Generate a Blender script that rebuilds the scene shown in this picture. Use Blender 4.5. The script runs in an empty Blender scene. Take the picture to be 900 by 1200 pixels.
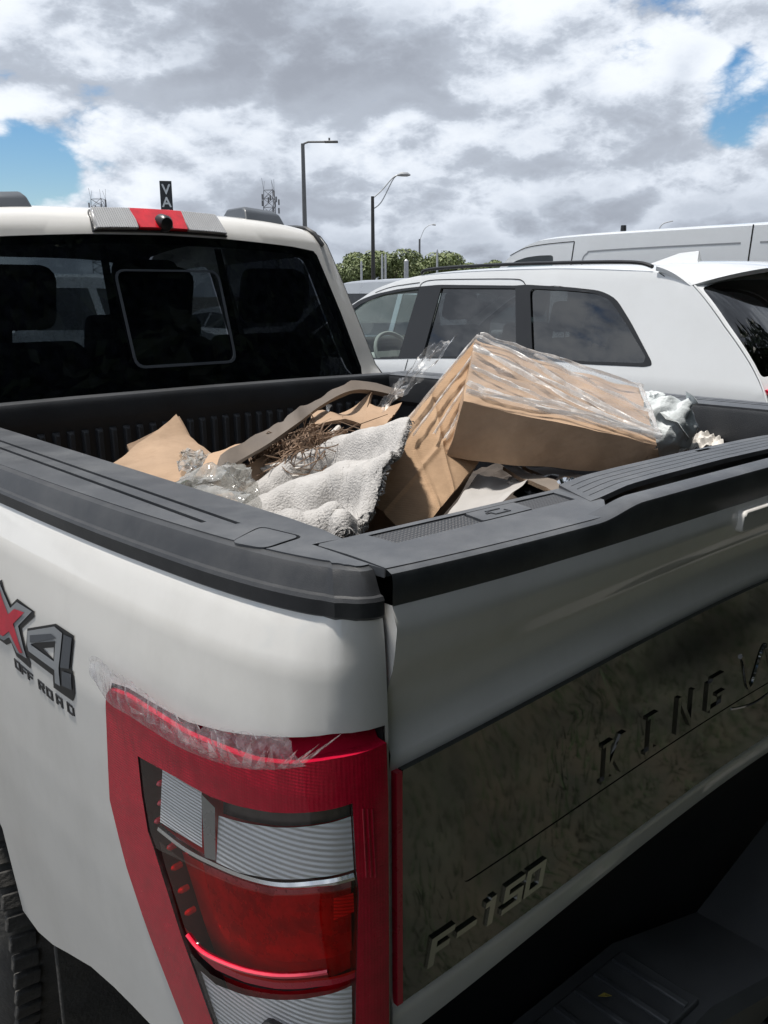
import bpy, bmesh, math, random
from mathutils import Vector, Matrix, noise
from mathutils.geometry import delaunay_2d_cdt
random.seed(7)
R = math.radians
scene = bpy.context.scene
COL = scene.collection

# ---------------------------------------------------------------- camera
cam_data = bpy.data.cameras.new('camera')
cam = bpy.data.objects.new('camera', cam_data)
COL.objects.link(cam)
cam_data.sensor_fit = 'HORIZONTAL'
cam_data.sensor_width = 36.0
cam_data.lens = 36.0 * 1036.69 / 900.0
cam_data.clip_start = 0.05
cam_data.clip_end = 3000
YAW, PITCH, ROLL = R(41.004), R(13.827), R(-0.384)
_f = Vector((math.sin(YAW) * math.cos(PITCH), math.cos(YAW) * math.cos(PITCH), -math.sin(PITCH)))
_r = Vector((math.cos(YAW), -math.sin(YAW), 0))
_u = _r.cross(_f)
_r2 = _r * math.cos(ROLL) + _u * math.sin(ROLL)
_u2 = -_r * math.sin(ROLL) + _u * math.cos(ROLL)
cam.matrix_world = Matrix(((_r2.x, _u2.x, -_f.x, -1.3949), (_r2.y, _u2.y, -_f.y, -0.6675),
                           (_r2.z, _u2.z, -_f.z, 1.7333), (0, 0, 0, 1)))
scene.camera = cam

# ---------------------------------------------------------------- sun, sky, exposure
SUN_DIR = Vector((-0.11, 0.22, 0.97)).normalized()
sun_data = bpy.data.lights.new('sun', 'SUN')
sun_data.energy = 3.6
sun_data.angle = R(4.0)
sun_data.color = (1.0, 0.955, 0.89)
sun = bpy.data.objects.new('sun', sun_data)
sun.rotation_euler = SUN_DIR.to_track_quat('Z', 'Y').to_euler()
sun.location = (-5, 5, 12)
COL.objects.link(sun)

world = bpy.data.worlds.new('World')
scene.world = world
world.use_nodes = True
wn, wl = world.node_tree.nodes, world.node_tree.links
wn.clear()
def W(kind, **kw):
    n = wn.new(kind)
    for k, v in kw.items():
        if k == 'inp':
            for kk, vv in v.items():
                n.inputs[kk].default_value = vv
        else:
            setattr(n, k, v)
    return n
def wmath(op, a, b=None, clamp=False):
    n = W('ShaderNodeMath', operation=op, use_clamp=clamp)
    for i, v in enumerate((a, b)):
        if v is None:
            continue
        if isinstance(v, (int, float)):
            n.inputs[i].default_value = v
        else:
            wl.new(v, n.inputs[i])
    return n.outputs[0]
def wrange(v, a, b, c=0.0, d=1.0):
    n = W('ShaderNodeMapRange', interpolation_type='SMOOTHSTEP', inp={'From Min': a, 'From Max': b, 'To Min': c, 'To Max': d})
    wl.new(v, n.inputs['Value'])
    return n.outputs[0]
sky = W('ShaderNodeTexSky', sky_type='NISHITA', sun_disc=False, sun_elevation=math.asin(SUN_DIR.z),
        sun_rotation=math.atan2(SUN_DIR.x, SUN_DIR.y), altitude=10, air_density=1.0, dust_density=0.6, ozone_density=1.6)
geo = W('ShaderNodeTexCoord')
mp = W('ShaderNodeMapping', inp={'Scale': (1, 1, 1.9), 'Location': (1.1, 4.35, 0.9)})
wl.new(geo.outputs['Generated'], mp.inputs['Vector'])
def cloud_noise(offset, scale, detail, rough, dist):
    a = W('ShaderNodeVectorMath', operation='ADD', inp={1: offset})
    wl.new(mp.outputs[0], a.inputs[0])
    n = W('ShaderNodeTexNoise', noise_dimensions='3D', inp={'Scale': scale, 'Detail': detail, 'Roughness': rough, 'Distortion': dist})
    wl.new(a.outputs[0], n.inputs['Vector'])
    return n.outputs['Fac']
def billow(offset, s0):
    """heaped cloud shape: a broad noise plus rounded lumps of ever smaller size"""
    v = cloud_noise(offset, s0, 3.0, 0.5, 0.0)
    for sc, amp in ((2.3, 0.22), (5.1, 0.11), (11.3, 0.055), (25.0, 0.030), (55.0, 0.018), (115.0, 0.010)):
        n = cloud_noise((offset[0] + sc, offset[1] - sc, offset[2]), s0 * sc, 0.0, 0.5, 0.0)
        b_ = wmath('ABSOLUTE', wmath('MULTIPLY', wmath('SUBTRACT', n, 0.5), 2.0))
        v = wmath('ADD', v, wmath('MULTIPLY', wmath('SUBTRACT', b_, 0.2), amp))
    return v
def lobe(d, k):
    d = Vector(d).normalized()
    dot = W('ShaderNodeVectorMath', operation='DOT_PRODUCT', inp={1: d})
    nrm = W('ShaderNodeVectorMath', operation='NORMALIZE')
    wl.new(geo.outputs['Generated'], nrm.inputs[0])
    wl.new(nrm.outputs[0], dot.inputs[0])
    return wrange(dot.outputs['Value'], k, 1.0)
CLOUD_SCALE = 2.5
n1 = billow((0, 0, 0), CLOUD_SCALE)
n2 = billow((-0.010, 0.010, 0.045), CLOUD_SCALE)
big = cloud_noise((5.2, 0, 1.7), 2.1, 3, 0.5, 0.0)
fine = cloud_noise((1.2, 3, 0.7), 9, 5, 0.6, 0.0)
cov = wmath('ADD', n1, wmath('MULTIPLY', wmath('SUBTRACT', big, 0.5), 0.28))
holes = wmath('ADD', wmath('MULTIPLY', lobe((0.3477, 0.9298, 0.1209), 0.9984), 0.15),
              wmath('ADD', wmath('MULTIPLY', lobe((0.8647, 0.4694, 0.1788), 0.9980), 0.24), wmath('MULTIPLY', lobe((0.808, 0.5492, 0.2133), 0.9990), 0.09)))
sepz = W('ShaderNodeSeparateXYZ'); wl.new(geo.outputs['Generated'], sepz.inputs[0])
cov = wmath('ADD', cov, wrange(sepz.outputs['Z'], 0.13, 0.0, 0.0, 0.10))      # more cloud piles up towards the horizon
cov = wmath('SUBTRACT', cov, holes)
dens = wrange(cov, 0.305, 0.40)
thick = wrange(cov, 0.40, 0.72)
lit = wrange(wmath('SUBTRACT', n1, n2), -0.085, 0.095)
shade = wmath('SUBTRACT', wmath('MULTIPLY', lit, 0.62), wmath('MULTIPLY', thick, 0.50))
shade = wmath('ADD', shade, wmath('MULTIPLY', wmath('SUBTRACT', fine, 0.5), 0.22))
ramp = W('ShaderNodeValToRGB')
wl.new(wrange(shade, -0.45, 0.75), ramp.inputs[0])
cr = ramp.color_ramp
cr.elements[0].position, cr.elements[0].color = 0.0, (0.27, 0.295, 0.345, 1)
cr.elements[1].position, cr.elements[1].color = 1.0, (0.74, 0.775, 0.82, 1)
e = cr.elements.new(0.42); e.color = (0.39, 0.43, 0.495, 1)
e = cr.elements.new(0.68); e.color = (0.56, 0.605, 0.675, 1)
bg_sky = W('ShaderNodeBackground', inp={'Strength': 0.085})
hs = W('ShaderNodeHueSaturation', inp={'Saturation': 1.4})
wl.new(sky.outputs[0], hs.inputs['Color']); wl.new(hs.outputs[0], bg_sky.inputs[0])
bg_cloud = W('ShaderNodeBackground', inp={'Strength': 1.0})
wl.new(ramp.outputs[0], bg_cloud.inputs[0])
mix = W('ShaderNodeMixShader')
wl.new(dens, mix.inputs[0]); wl.new(bg_sky.outputs[0], mix.inputs[1]); wl.new(bg_cloud.outputs[0], mix.inputs[2])
world.cycles.sampling_method = 'MANUAL'; world.cycles.sample_map_resolution = 512
wout = W('ShaderNodeOutputWorld')
wl.new(mix.outputs[0], wout.inputs[0])

vs = scene.view_settings
vs.view_transform = 'Standard'; vs.look = 'None'; vs.exposure = 0.42; vs.gamma = 1.0; vs.use_curve_mapping = False
scene.render.engine = 'CYCLES'
scene.cycles.max_bounces = 8
scene.cycles.transparent_max_bounces = 24
scene.cycles.glossy_bounces = 4
scene.cycles.diffuse_bounces = 3
scene.cycles.use_denoising = True
scene.cycles.caustics_reflective = False
scene.cycles.caustics_refractive = False

# ---------------------------------------------------------------- materials
MATS = {}
def mat(name, rgb, rough=0.5, metal=0.0, coat=0.0, spec=0.5, var=0.12, vscale=6.0, bump=0.0, bscale=80.0,
        dirt=None, dirt_amt=0.0, dscale=4.0, stretch=(1, 1, 1), coat_rough=0.04, trans=0.0, rvar=0.12, emit=None):
    m = bpy.data.materials.new(name); m.use_nodes = True
    nt = m.node_tree; N, L = nt.nodes, nt.links
    b = N['Principled BSDF']
    b.inputs['Metallic'].default_value = metal
    b.inputs['Coat Weight'].default_value = coat
    b.inputs['Coat Roughness'].default_value = coat_rough
    b.inputs['Specular IOR Level'].default_value = spec
    tc = N.new('ShaderNodeTexCoord'); mpn = N.new('ShaderNodeMapping'); mpn.inputs['Scale'].default_value = stretch
    L.new(tc.outputs['Object'], mpn.inputs['Vector'])
    nz = N.new('ShaderNodeTexNoise'); nz.inputs['Scale'].default_value = vscale; nz.inputs['Detail'].default_value = 6
    nz.inputs['Roughness'].default_value = 0.6
    L.new(mpn.outputs[0], nz.inputs['Vector'])
    rp = N.new('ShaderNodeMapRange'); rp.inputs['From Min'].default_value = 0.3; rp.inputs['From Max'].default_value = 0.7
    L.new(nz.outputs['Fac'], rp.inputs['Value'])
    mx = N.new('ShaderNodeMix'); mx.data_type = 'RGBA'
    L.new(rp.outputs[0], mx.inputs['Factor'])
    mx.inputs['A'].default_value = (*[c * (1 - var) for c in rgb], 1)
    mx.inputs['B'].default_value = (*[min(1, c * (1 + var)) for c in rgb], 1)
    col = mx.outputs['Result']
    if dirt:
        nd = N.new('ShaderNodeTexNoise'); nd.inputs['Scale'].default_value = dscale; nd.inputs['Detail'].default_value = 9
        nd.inputs['Roughness'].default_value = 0.7
        L.new(mpn.outputs[0], nd.inputs['Vector'])
        rd = N.new('ShaderNodeMapRange'); rd.inputs['From Min'].default_value = 0.45; rd.inputs['From Max'].default_value = 0.72
        rd.inputs['To Max'].default_value = dirt_amt
        L.new(nd.outputs['Fac'], rd.inputs['Value'])
        m2 = N.new('ShaderNodeMix'); m2.data_type = 'RGBA'
        L.new(rd.outputs[0], m2.inputs['Factor']); L.new(col, m2.inputs['A']); m2.inputs['B'].default_value = (*dirt, 1)
        col = m2.outputs['Result']
    L.new(col, b.inputs['Base Color'])
    rr = N.new('ShaderNodeMapRange'); rr.inputs['To Min'].default_value = max(0, rough - rvar * rough); rr.inputs['To Max'].default_value = min(1, rough + rvar * rough)
    L.new(rp.outputs[0], rr.inputs['Value']); L.new(rr.outputs[0], b.inputs['Roughness'])
    if bump:
        nb = N.new('ShaderNodeTexNoise'); nb.inputs['Scale'].default_value = bscale; nb.inputs['Detail'].default_value = 5
        L.new(mpn.outputs[0], nb.inputs['Vector'])
        bp = N.new('ShaderNodeBump'); bp.inputs['Strength'].default_value = bump; bp.inputs['Distance'].default_value = 0.01
        L.new(nb.outputs['Fac'], bp.inputs['Height']); L.new(bp.outputs[0], b.inputs['Normal'])
    if trans:
        b.inputs['Transmission Weight'].default_value = trans
    if emit:
        b.inputs['Emission Color'].default_value = (*emit[0], 1); b.inputs['Emission Strength'].default_value = emit[1]
    MATS[name] = m
    return m

def glass(name, tint, rough=0.0, ior=1.45, film=None, film_fac=0.0, bump=0.0, bscale=60, refl=1.0):
    """thin glass or clear film: tinted see-through plus a Fresnel reflection (plus a milky share for films)"""
    m = bpy.data.materials.new(name); m.use_nodes = True
    nt = m.node_tree; N, L = nt.nodes, nt.links; N.clear()
    out = N.new('ShaderNodeOutputMaterial'); tr = N.new('ShaderNodeBsdfTransparent'); tr.inputs[0].default_value = (*tint, 1)
    gl = N.new('ShaderNodeBsdfGlossy'); gl.inputs['Roughness'].default_value = rough; gl.inputs['Color'].default_value = (refl, refl, refl, 1)
    # Schlick reflectance that is the same from both sides of the pane
    ge = N.new('ShaderNodeNewGeometry'); dp = N.new('ShaderNodeVectorMath'); dp.operation = 'DOT_PRODUCT'
    L.new(ge.outputs['Normal'], dp.inputs[0]); L.new(ge.outputs['Incoming'], dp.inputs[1])
    def mth(op, a, b=None):
        q = N.new('ShaderNodeMath'); q.operation = op; q.use_clamp = op == 'SUBTRACT'
        for i, x in enumerate((a, b)):
            if x is None: continue
            if isinstance(x, (int, float)): q.inputs[i].default_value = x
            else: L.new(x, q.inputs[i])
        return q.outputs[0]
    f0 = 2 * ((ior - 1) / (ior + 1)) ** 2
    gr = mth('POWER', mth('SUBTRACT', 1.0, mth('ABSOLUTE', dp.outputs['Value'])), 5.0)
    class _O: outputs = [mth('ADD', mth('MULTIPLY', gr, 1 - f0), f0)]
    fr = _O
    base = tr.outputs[0]
    if bump:
        tc = N.new('ShaderNodeTexCoord'); nb = N.new('ShaderNodeTexNoise'); nb.inputs['Scale'].default_value = bscale
        L.new(tc.outputs['Object'], nb.inputs['Vector'])
        bp = N.new('ShaderNodeBump'); bp.inputs['Strength'].default_value = bump; bp.inputs['Distance'].default_value = 0.01
        L.new(nb.outputs['Fac'], bp.inputs['Height'])
        L.new(bp.outputs[0], gl.inputs['Normal']); L.new(bp.outputs[0], dp.inputs[0])
    if film:
        df = N.new('ShaderNodeBsdfDiffuse'); df.inputs[0].default_value = (*film, 1)
        tl = N.new('ShaderNodeBsdfTranslucent'); tl.inputs[0].default_value = (*film, 1)
        a = N.new('ShaderNodeMixShader'); a.inputs[0].default_value = 0.4
        L.new(df.outputs[0], a.inputs[1]); L.new(tl.outputs[0], a.inputs[2])
        mx0 = N.new('ShaderNodeMixShader')
        tc2 = N.new('ShaderNodeTexCoord'); nf = N.new('ShaderNodeTexNoise'); nf.inputs['Scale'].default_value = 35; nf.inputs['Detail'].default_value = 5
        L.new(tc2.outputs['Object'], nf.inputs['Vector'])
        mr = N.new('ShaderNodeMapRange'); mr.inputs['From Min'].default_value = 0.35; mr.inputs['From Max'].default_value = 0.7
        mr.inputs['To Min'].default_value = film_fac * 0.35; mr.inputs['To Max'].default_value = min(1, film_fac * 1.6)
        L.new(nf.outputs['Fac'], mr.inputs['Value']); L.new(mr.outputs[0], mx0.inputs[0])
        L.new(base, mx0.inputs[1]); L.new(a.outputs[0], mx0.inputs[2])
        base = mx0.outputs[0]
    mx = N.new('ShaderNodeMixShader')
    L.new(fr.outputs[0], mx.inputs[0]); L.new(base, mx.inputs[1]); L.new(gl.outputs[0], mx.inputs[2])
    L.new(mx.outputs[0], out.inputs[0])
    MATS[name] = m
    return m

def add_wave(m, axis, scale, strength, dist=0.004, profile='SIN', distortion=0.0):
    """regular ribs (lens optics, corrugation) as fine relief on a material"""
    nt = m.node_tree; N, L = nt.nodes, nt.links; b = N['Principled BSDF']
    tc = N.new('ShaderNodeTexCoord'); wv = N.new('ShaderNodeTexWave'); wv.bands_direction = axis; wv.wave_profile = profile
    wv.inputs['Scale'].default_value = scale; wv.inputs['Distortion'].default_value = distortion
    L.new(tc.outputs['Object'], wv.inputs['Vector'])
    bp = N.new('ShaderNodeBump'); bp.inputs['Strength'].default_value = strength; bp.inputs['Distance'].default_value = dist
    L.new(wv.outputs['Fac'], bp.inputs['Height'])
    old = b.inputs['Normal'].links
    if old:
        L.new(old[0].from_socket, bp.inputs['Normal'])
    L.new(bp.outputs[0], b.inputs['Normal'])
    return m

mat('white_paint', (0.785, 0.77, 0.735), rough=0.38, coat=1.0, var=0.025, vscale=3, dirt=(0.42, 0.40, 0.36), dirt_amt=0.22, dscale=5, stretch=(1, 1, 0.7))
mat('white_car', (0.74, 0.76, 0.775), rough=0.35, coat=0.9, var=0.02, vscale=2, dirt=(0.45, 0.43, 0.40), dirt_amt=0.10, dscale=3)
mat('silver_car', (0.42, 0.44, 0.46), rough=0.3, metal=0.5, coat=0.8, var=0.03)
mat('dark_car', (0.03, 0.033, 0.04), rough=0.3, coat=0.9, var=0.05)
mat('black_cap_side', (0.026, 0.028, 0.032), rough=0.45, var=0.2, bump=0.08, bscale=700, dirt=(0.10, 0.10, 0.10), dirt_amt=0.35, dscale=9)  # shaded copy of the cap black, darkened for the skirt's upright faces
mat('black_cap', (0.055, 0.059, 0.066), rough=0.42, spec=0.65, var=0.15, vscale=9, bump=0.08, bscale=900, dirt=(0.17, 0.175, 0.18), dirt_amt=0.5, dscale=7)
mat('bumper_black', (0.07, 0.074, 0.08), rough=0.5, var=0.2, bump=0.1, bscale=500, dirt=(0.09, 0.09, 0.085), dirt_amt=0.4)
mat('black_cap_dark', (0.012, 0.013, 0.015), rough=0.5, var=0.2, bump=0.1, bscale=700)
mat('bed_liner', (0.028, 0.031, 0.036), rough=0.52, var=0.3, vscale=5, bump=0.2, bscale=500, dirt=(0.10, 0.10, 0.10), dirt_amt=0.25)
mat('rubber', (0.055, 0.053, 0.05), rough=0.85, var=0.25, vscale=12, bump=0.3, bscale=120, dirt=(0.16, 0.145, 0.12), dirt_amt=0.5)
mat('dark_trim', (0.015, 0.016, 0.018), rough=0.35, var=0.1)
mat('seat_cloth', (0.03, 0.03, 0.034), rough=0.8, var=0.2)
mat('interior_light', (0.35, 0.33, 0.30), rough=0.8, var=0.1)
mat('alloy', (0.55, 0.56, 0.57), rough=0.3, metal=0.9, var=0.06)
mat('chrome', (0.75, 0.76, 0.77), rough=0.12, metal=1.0, var=0.03)
mat('dark_chrome', (0.16, 0.17, 0.17), rough=0.16, metal=1.0, var=0.1)
mat('applique', (0.20, 0.20, 0.195), rough=0.045, metal=0.95, coat=0.3, var=0.03, vscale=5, rvar=0.6)
glass('rear_glass', (0.09, 0.098, 0.11), ior=1.42, film=(0.12, 0.15, 0.22), film_fac=0.04)  # bluish milky share puts a hazy reflection into the pane's colour
glass('truck_glass', (0.45, 0.5, 0.5))
glass('front_glass', (0.72, 0.82, 0.82))
glass('privacy_glass', (0.10, 0.105, 0.11), ior=1.6)
glass('lens_cover', (0.97, 0.97, 0.97), ior=1.42)
glass('red_cover', (0.92, 0.012, 0.022), ior=1.3)
mat('red_plastic', (0.50, 0.006, 0.035), rough=0.28, coat=0.7, var=0.12, vscale=20, spec=0.5)
mat('red_reflex', (0.50, 0.003, 0.028), rough=0.25, coat=0.7, spec=0.2, var=0.15, vscale=40)
mat('red_inner', (0.62, 0.008, 0.02), rough=0.25, var=0.25, vscale=25, spec=0.7)
mat('red_led', (0.8, 0.02, 0.06), rough=0.1, coat=1.0)
mat('lens_optic', (0.80, 0.81, 0.82), rough=0.3, metal=0.1, var=0.08)
add_wave(MATS['lens_optic'], 'Z', 72, 0.7, 0.0022)
mat('lens_optic_coarse', (0.78, 0.785, 0.79), rough=0.3, metal=0.1, var=0.12)
add_wave(MATS['lens_optic_coarse'], 'Z', 46, 0.55, 0.0028)
mat('lens_dark', (0.10, 0.085, 0.085), rough=0.25, metal=0.6, var=0.3, vscale=30)
mat('lens_divider', (0.34, 0.34, 0.34), rough=0.3, metal=0.5)
mat('badge_grey', (0.27, 0.285, 0.30), rough=0.4, var=0.08)
mat('badge_mid', (0.07, 0.08, 0.095), rough=0.4)
mat('badge_black', (0.012, 0.013, 0.016), rough=0.4)
mat('badge_red', (0.50, 0.02, 0.045), rough=0.4, var=0.15, vscale=40)
mat('seam_black', (0.006, 0.006, 0.006), rough=0.9)
glass('clear_film', (0.95, 0.95, 0.96), rough=0.12, film=(0.88, 0.86, 0.88), film_fac=0.27, bump=0.5, bscale=90)
glass('stretch_wrap', (0.96, 0.96, 0.96), rough=0.30, ior=1.16, film=(0.85, 0.85, 0.85), film_fac=0.05, bump=0.15, bscale=30)
glass('wrap_bunched', (0.9, 0.9, 0.9), rough=0.3, film=(0.80, 0.80, 0.80), film_fac=0.75, bump=0.2, bscale=60, ior=1.2)
glass('bag_film', (0.85, 0.85, 0.84), rough=0.12, film=(0.75, 0.74, 0.70), film_fac=0.35, bump=0.6, bscale=50)
glass('tray_film', (0.5, 0.5, 0.5), rough=0.1, film=(0.45, 0.43, 0.40), film_fac=0.12, bump=0.2)
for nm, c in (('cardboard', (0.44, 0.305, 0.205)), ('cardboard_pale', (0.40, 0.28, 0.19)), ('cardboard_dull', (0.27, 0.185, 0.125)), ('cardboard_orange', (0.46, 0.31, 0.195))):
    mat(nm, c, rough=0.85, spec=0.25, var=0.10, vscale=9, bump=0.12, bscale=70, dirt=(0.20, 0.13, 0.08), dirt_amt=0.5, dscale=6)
for nm in ('cardboard', 'cardboard_pale', 'cardboard_orange', 'cardboard_dull'):
    add_wave(MATS[nm], 'DIAGONAL', 55, 0.10, 0.002, distortion=1.5)
mat('cardboard_edge', (0.24, 0.165, 0.11), rough=0.95, var=0.25, vscale=60, bump=0.3, bscale=200)
mat('kraft_grey', (0.16, 0.135, 0.115), rough=0.8, var=0.15, dirt=(0.28, 0.22, 0.17), dirt_amt=0.4)
mat('towel', (0.47, 0.455, 0.44), rough=0.95, spec=0.2, var=0.16, vscale=25, bump=0.5, bscale=260)
mat('straw', (0.20, 0.13, 0.085), rough=0.8, var=0.4, vscale=40)
mat('straw_pale', (0.33, 0.235, 0.16), rough=0.8, var=0.3, vscale=40)
mat('sack_white', (0.58, 0.62, 0.63), rough=0.55, var=0.06, bump=0.25, bscale=120)
mat('paper_grey', (0.40, 0.385, 0.37), rough=0.7, var=0.1)
mat('paper_white', (0.60, 0.57, 0.53), rough=0.8, var=0.1)
mat('green_cap', (0.03, 0.45, 0.12), rough=0.35)
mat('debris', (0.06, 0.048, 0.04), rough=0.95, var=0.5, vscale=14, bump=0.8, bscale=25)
mat('asphalt', (0.085, 0.084, 0.08), rough=0.9, var=0.25, vscale=2.0, bump=0.5, bscale=180, dirt=(0.125, 0.118, 0.105), dirt_amt=0.5, dscale=1.2)
mat('verge', (0.032, 0.034, 0.024), rough=0.95, var=0.5, vscale=3, bump=0.8, bscale=40, dirt=(0.07, 0.055, 0.035), dirt_amt=0.7, dscale=2)
mat('letter_metal', (0.55, 0.55, 0.54), rough=0.2, metal=1.0, var=0.1)
mat('line_paint', (0.62, 0.62, 0.60), rough=0.75, var=0.12, vscale=12)
mat('steel_pole', (0.16, 0.16, 0.16), rough=0.55, metal=0.3, var=0.12)
mat('bronze_pole', (0.045, 0.042, 0.04), rough=0.6, var=0.1)
mat('galvanised', (0.45, 0.46, 0.47), rough=0.5, metal=0.4, var=0.1)
mat('lattice', (0.16, 0.16, 0.17), rough=0.6, var=0.1)
mat('sign_black', (0.014, 0.017, 0.02), rough=0.4)
mat('sign_white', (0.62, 0.65, 0.66), rough=0.5)
mat('bark', (0.09, 0.07, 0.055), rough=0.95, var=0.3, vscale=8, bump=0.6, bscale=30)
mat('grass_blade', (0.03, 0.056, 0.02), rough=0.7, var=0.4, vscale=2)
mat('leaf_mid', (0.15, 0.185, 0.07), rough=0.6, var=0.35, vscale=1.5)
mat('leaf_pale', (0.18, 0.215, 0.085), rough=0.6, var=0.35, vscale=1.5)
mat('leaf_dark', (0.030, 0.055, 0.018), rough=0.5, var=0.5, vscale=1.2)
mat('leaf_litter', (0.34, 0.27, 0.05), rough=0.8)
mat('sticker', (0.62, 0.62, 0.56), rough=0.5)

# ---------------------------------------------------------------- helpers
def tag(o, label=None, cat=None, group=None, kind=None):
    for k, v in (('label', label), ('category', cat), ('group', group), ('kind', kind)):
        if v:
            o[k] = v
    return o
def empty(name, loc=(0, 0, 0), rz=0.0):
    o = bpy.data.objects.new(name, None); COL.objects.link(o)
    o.location = loc; o.rotation_euler = (0, 0, rz); o.empty_display_size = 0.1
    return o
def link(name, me, material=None, parent=None, smooth=True, sharp=35):
    if material:
        me.materials.append(MATS[material])
    if smooth and len(me.polygons):
        me.polygons.foreach_set('use_smooth', [True] * len(me.polygons))
        me.set_sharp_from_angle(angle=R(sharp))
    me.update()
    o = bpy.data.objects.new(name, me); COL.objects.link(o)
    if parent:
        o.parent = parent
    return o
def mesh(name, verts, faces, material, parent=None, smooth=True, sharp=35, weld=0.0):
    me = bpy.data.meshes.new(name)
    me.from_pydata([tuple(v) for v in verts], [], faces)
    if weld:
        bm = bmesh.new(); bm.from_mesh(me); bmesh.ops.remove_doubles(bm, verts=bm.verts, dist=weld); bmesh.ops.recalc_face_normals(bm, faces=bm.faces); bm.to_mesh(me); bm.free()
    return link(name, me, material, parent, smooth, sharp)
class MB:
    """collects simple shapes that belong to ONE part"""
    def __init__(s): s.v, s.f = [], []
    def add(s, v, f):
        k = len(s.v); s.v += [Vector(p) for p in v]; s.f += [tuple(i + k for i in q) for q in f]; return s
    def box(s, c, d, m=None):
        x, y, z = d[0] / 2, d[1] / 2, d[2] / 2
        vs_ = [Vector((sx * x, sy * y, sz * z)) for sz in (-1, 1) for sy in (-1, 1) for sx in (-1, 1)]
        if m: vs_ = [m @ p for p in vs_]
        c = Vector(c)
        return s.add([p + c for p in vs_], [(0, 2, 3, 1), (4, 5, 7, 6), (0, 1, 5, 4), (2, 6, 7, 3), (0, 4, 6, 2), (1, 3, 7, 5)])
    def tube(s, path, rad, n=8, cap=True):
        path = [Vector(p) for p in path]; rr = rad if isinstance(rad, (list, tuple)) else [rad] * len(path)
        up = None; rings = []
        for i, p in enumerate(path):
            t = (path[min(i + 1, len(path) - 1)] - path[max(i - 1, 0)]).normalized()
            if up is None:
                up = t.orthogonal().normalized()
            a = (up - t * up.dot(t)).normalized(); up = a; b = t.cross(a)
            rings.append([p + (a * math.cos(q) + b * math.sin(q)) * rr[i] for q in [2 * math.pi * k / n for k in range(n)]])
        vs_ = [q for r_ in rings for q in r_]; fs = []
        for i in range(len(path) - 1):
            for k in range(n):
                fs.append((i * n + k, i * n + (k + 1) % n, (i + 1) * n + (k + 1) % n, (i + 1) * n + k))
        if cap:
            fs.append(tuple(range(n))[::-1]); fs.append(tuple((len(path) - 1) * n + k for k in range(n)))
        return s.add(vs_, fs)
    def build(s, name, material, parent=None, smooth=True, sharp=35, bevel=0.0, seg=2):
        o = mesh(name, s.v, s.f, material, parent, smooth, sharp)
        if bevel:
            b = o.modifiers.new('bevel', 'BEVEL'); b.width = bevel; b.segments = seg; b.limit_method = 'ANGLE'; b.angle_limit = R(30); b.harden_normals = False
        return o
def pip(p, poly):
    x, y = p; c = False; j = len(poly) - 1
    for i in range(len(poly)):
        xi, yi = poly[i]; xj, yj = poly[j]
        if (yi > y) != (yj > y) and x < (xj - xi) * (y - yi) / (yj - yi) + xi:
            c = not c
        j = i
    return c
def densify(poly, step, closed=True):
    out = []; n = len(poly)
    for i in range(n if closed else n - 1):
        a, b = Vector(poly[i]), Vector(poly[(i + 1) % n]); k = max(1, int(math.ceil((b - a).length / step)))
        out += [tuple(a.lerp(b, q / k)) for q in range(k)]
    if not closed: out.append(tuple(poly[-1]))
    return out
def rounded(poly, r, n=4):
    """round the corners of a polygon"""
    out = []; m = len(poly)
    for i in range(m):
        p, a, b = Vector(poly[i]), Vector(poly[i - 1]), Vector(poly[(i + 1) % m])
        da, db = (a - p), (b - p); q = min(r, da.length * 0.45, db.length * 0.45)
        s0, s1 = p + da.normalized() * q, p + db.normalized() * q
        for k in range(n + 1):
            t = k / n; out.append(tuple(s0 * (1 - t) ** 2 + p * 2 * t * (1 - t) + s1 * t * t))
    return out
def crom(pts, n=6, closed=False):
    """Catmull-Rom through points (tuples of any size)"""
    P = [Vector(p) for p in pts]; out = []; m = len(P)
    for i in range(m if closed else m - 1):
        if closed:
            p0, p1, p2, p3 = P[i - 1], P[i], P[(i + 1) % m], P[(i + 2) % m]
        else:
            p0, p1, p2, p3 = P[max(i - 1, 0)], P[i], P[i + 1], P[min(i + 2, m - 1)]
        for k in range(n):
            t = k / n
            out.append(tuple(0.5 * ((2 * p1) + (p2 - p0) * t + (2 * p0 - 5 * p1 + 4 * p2 - p3) * t * t + (3 * p1 - p0 - 3 * p2 + p3) * t ** 3)))
    if not closed: out.append(tuple(P[-1]))
    return out
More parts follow.
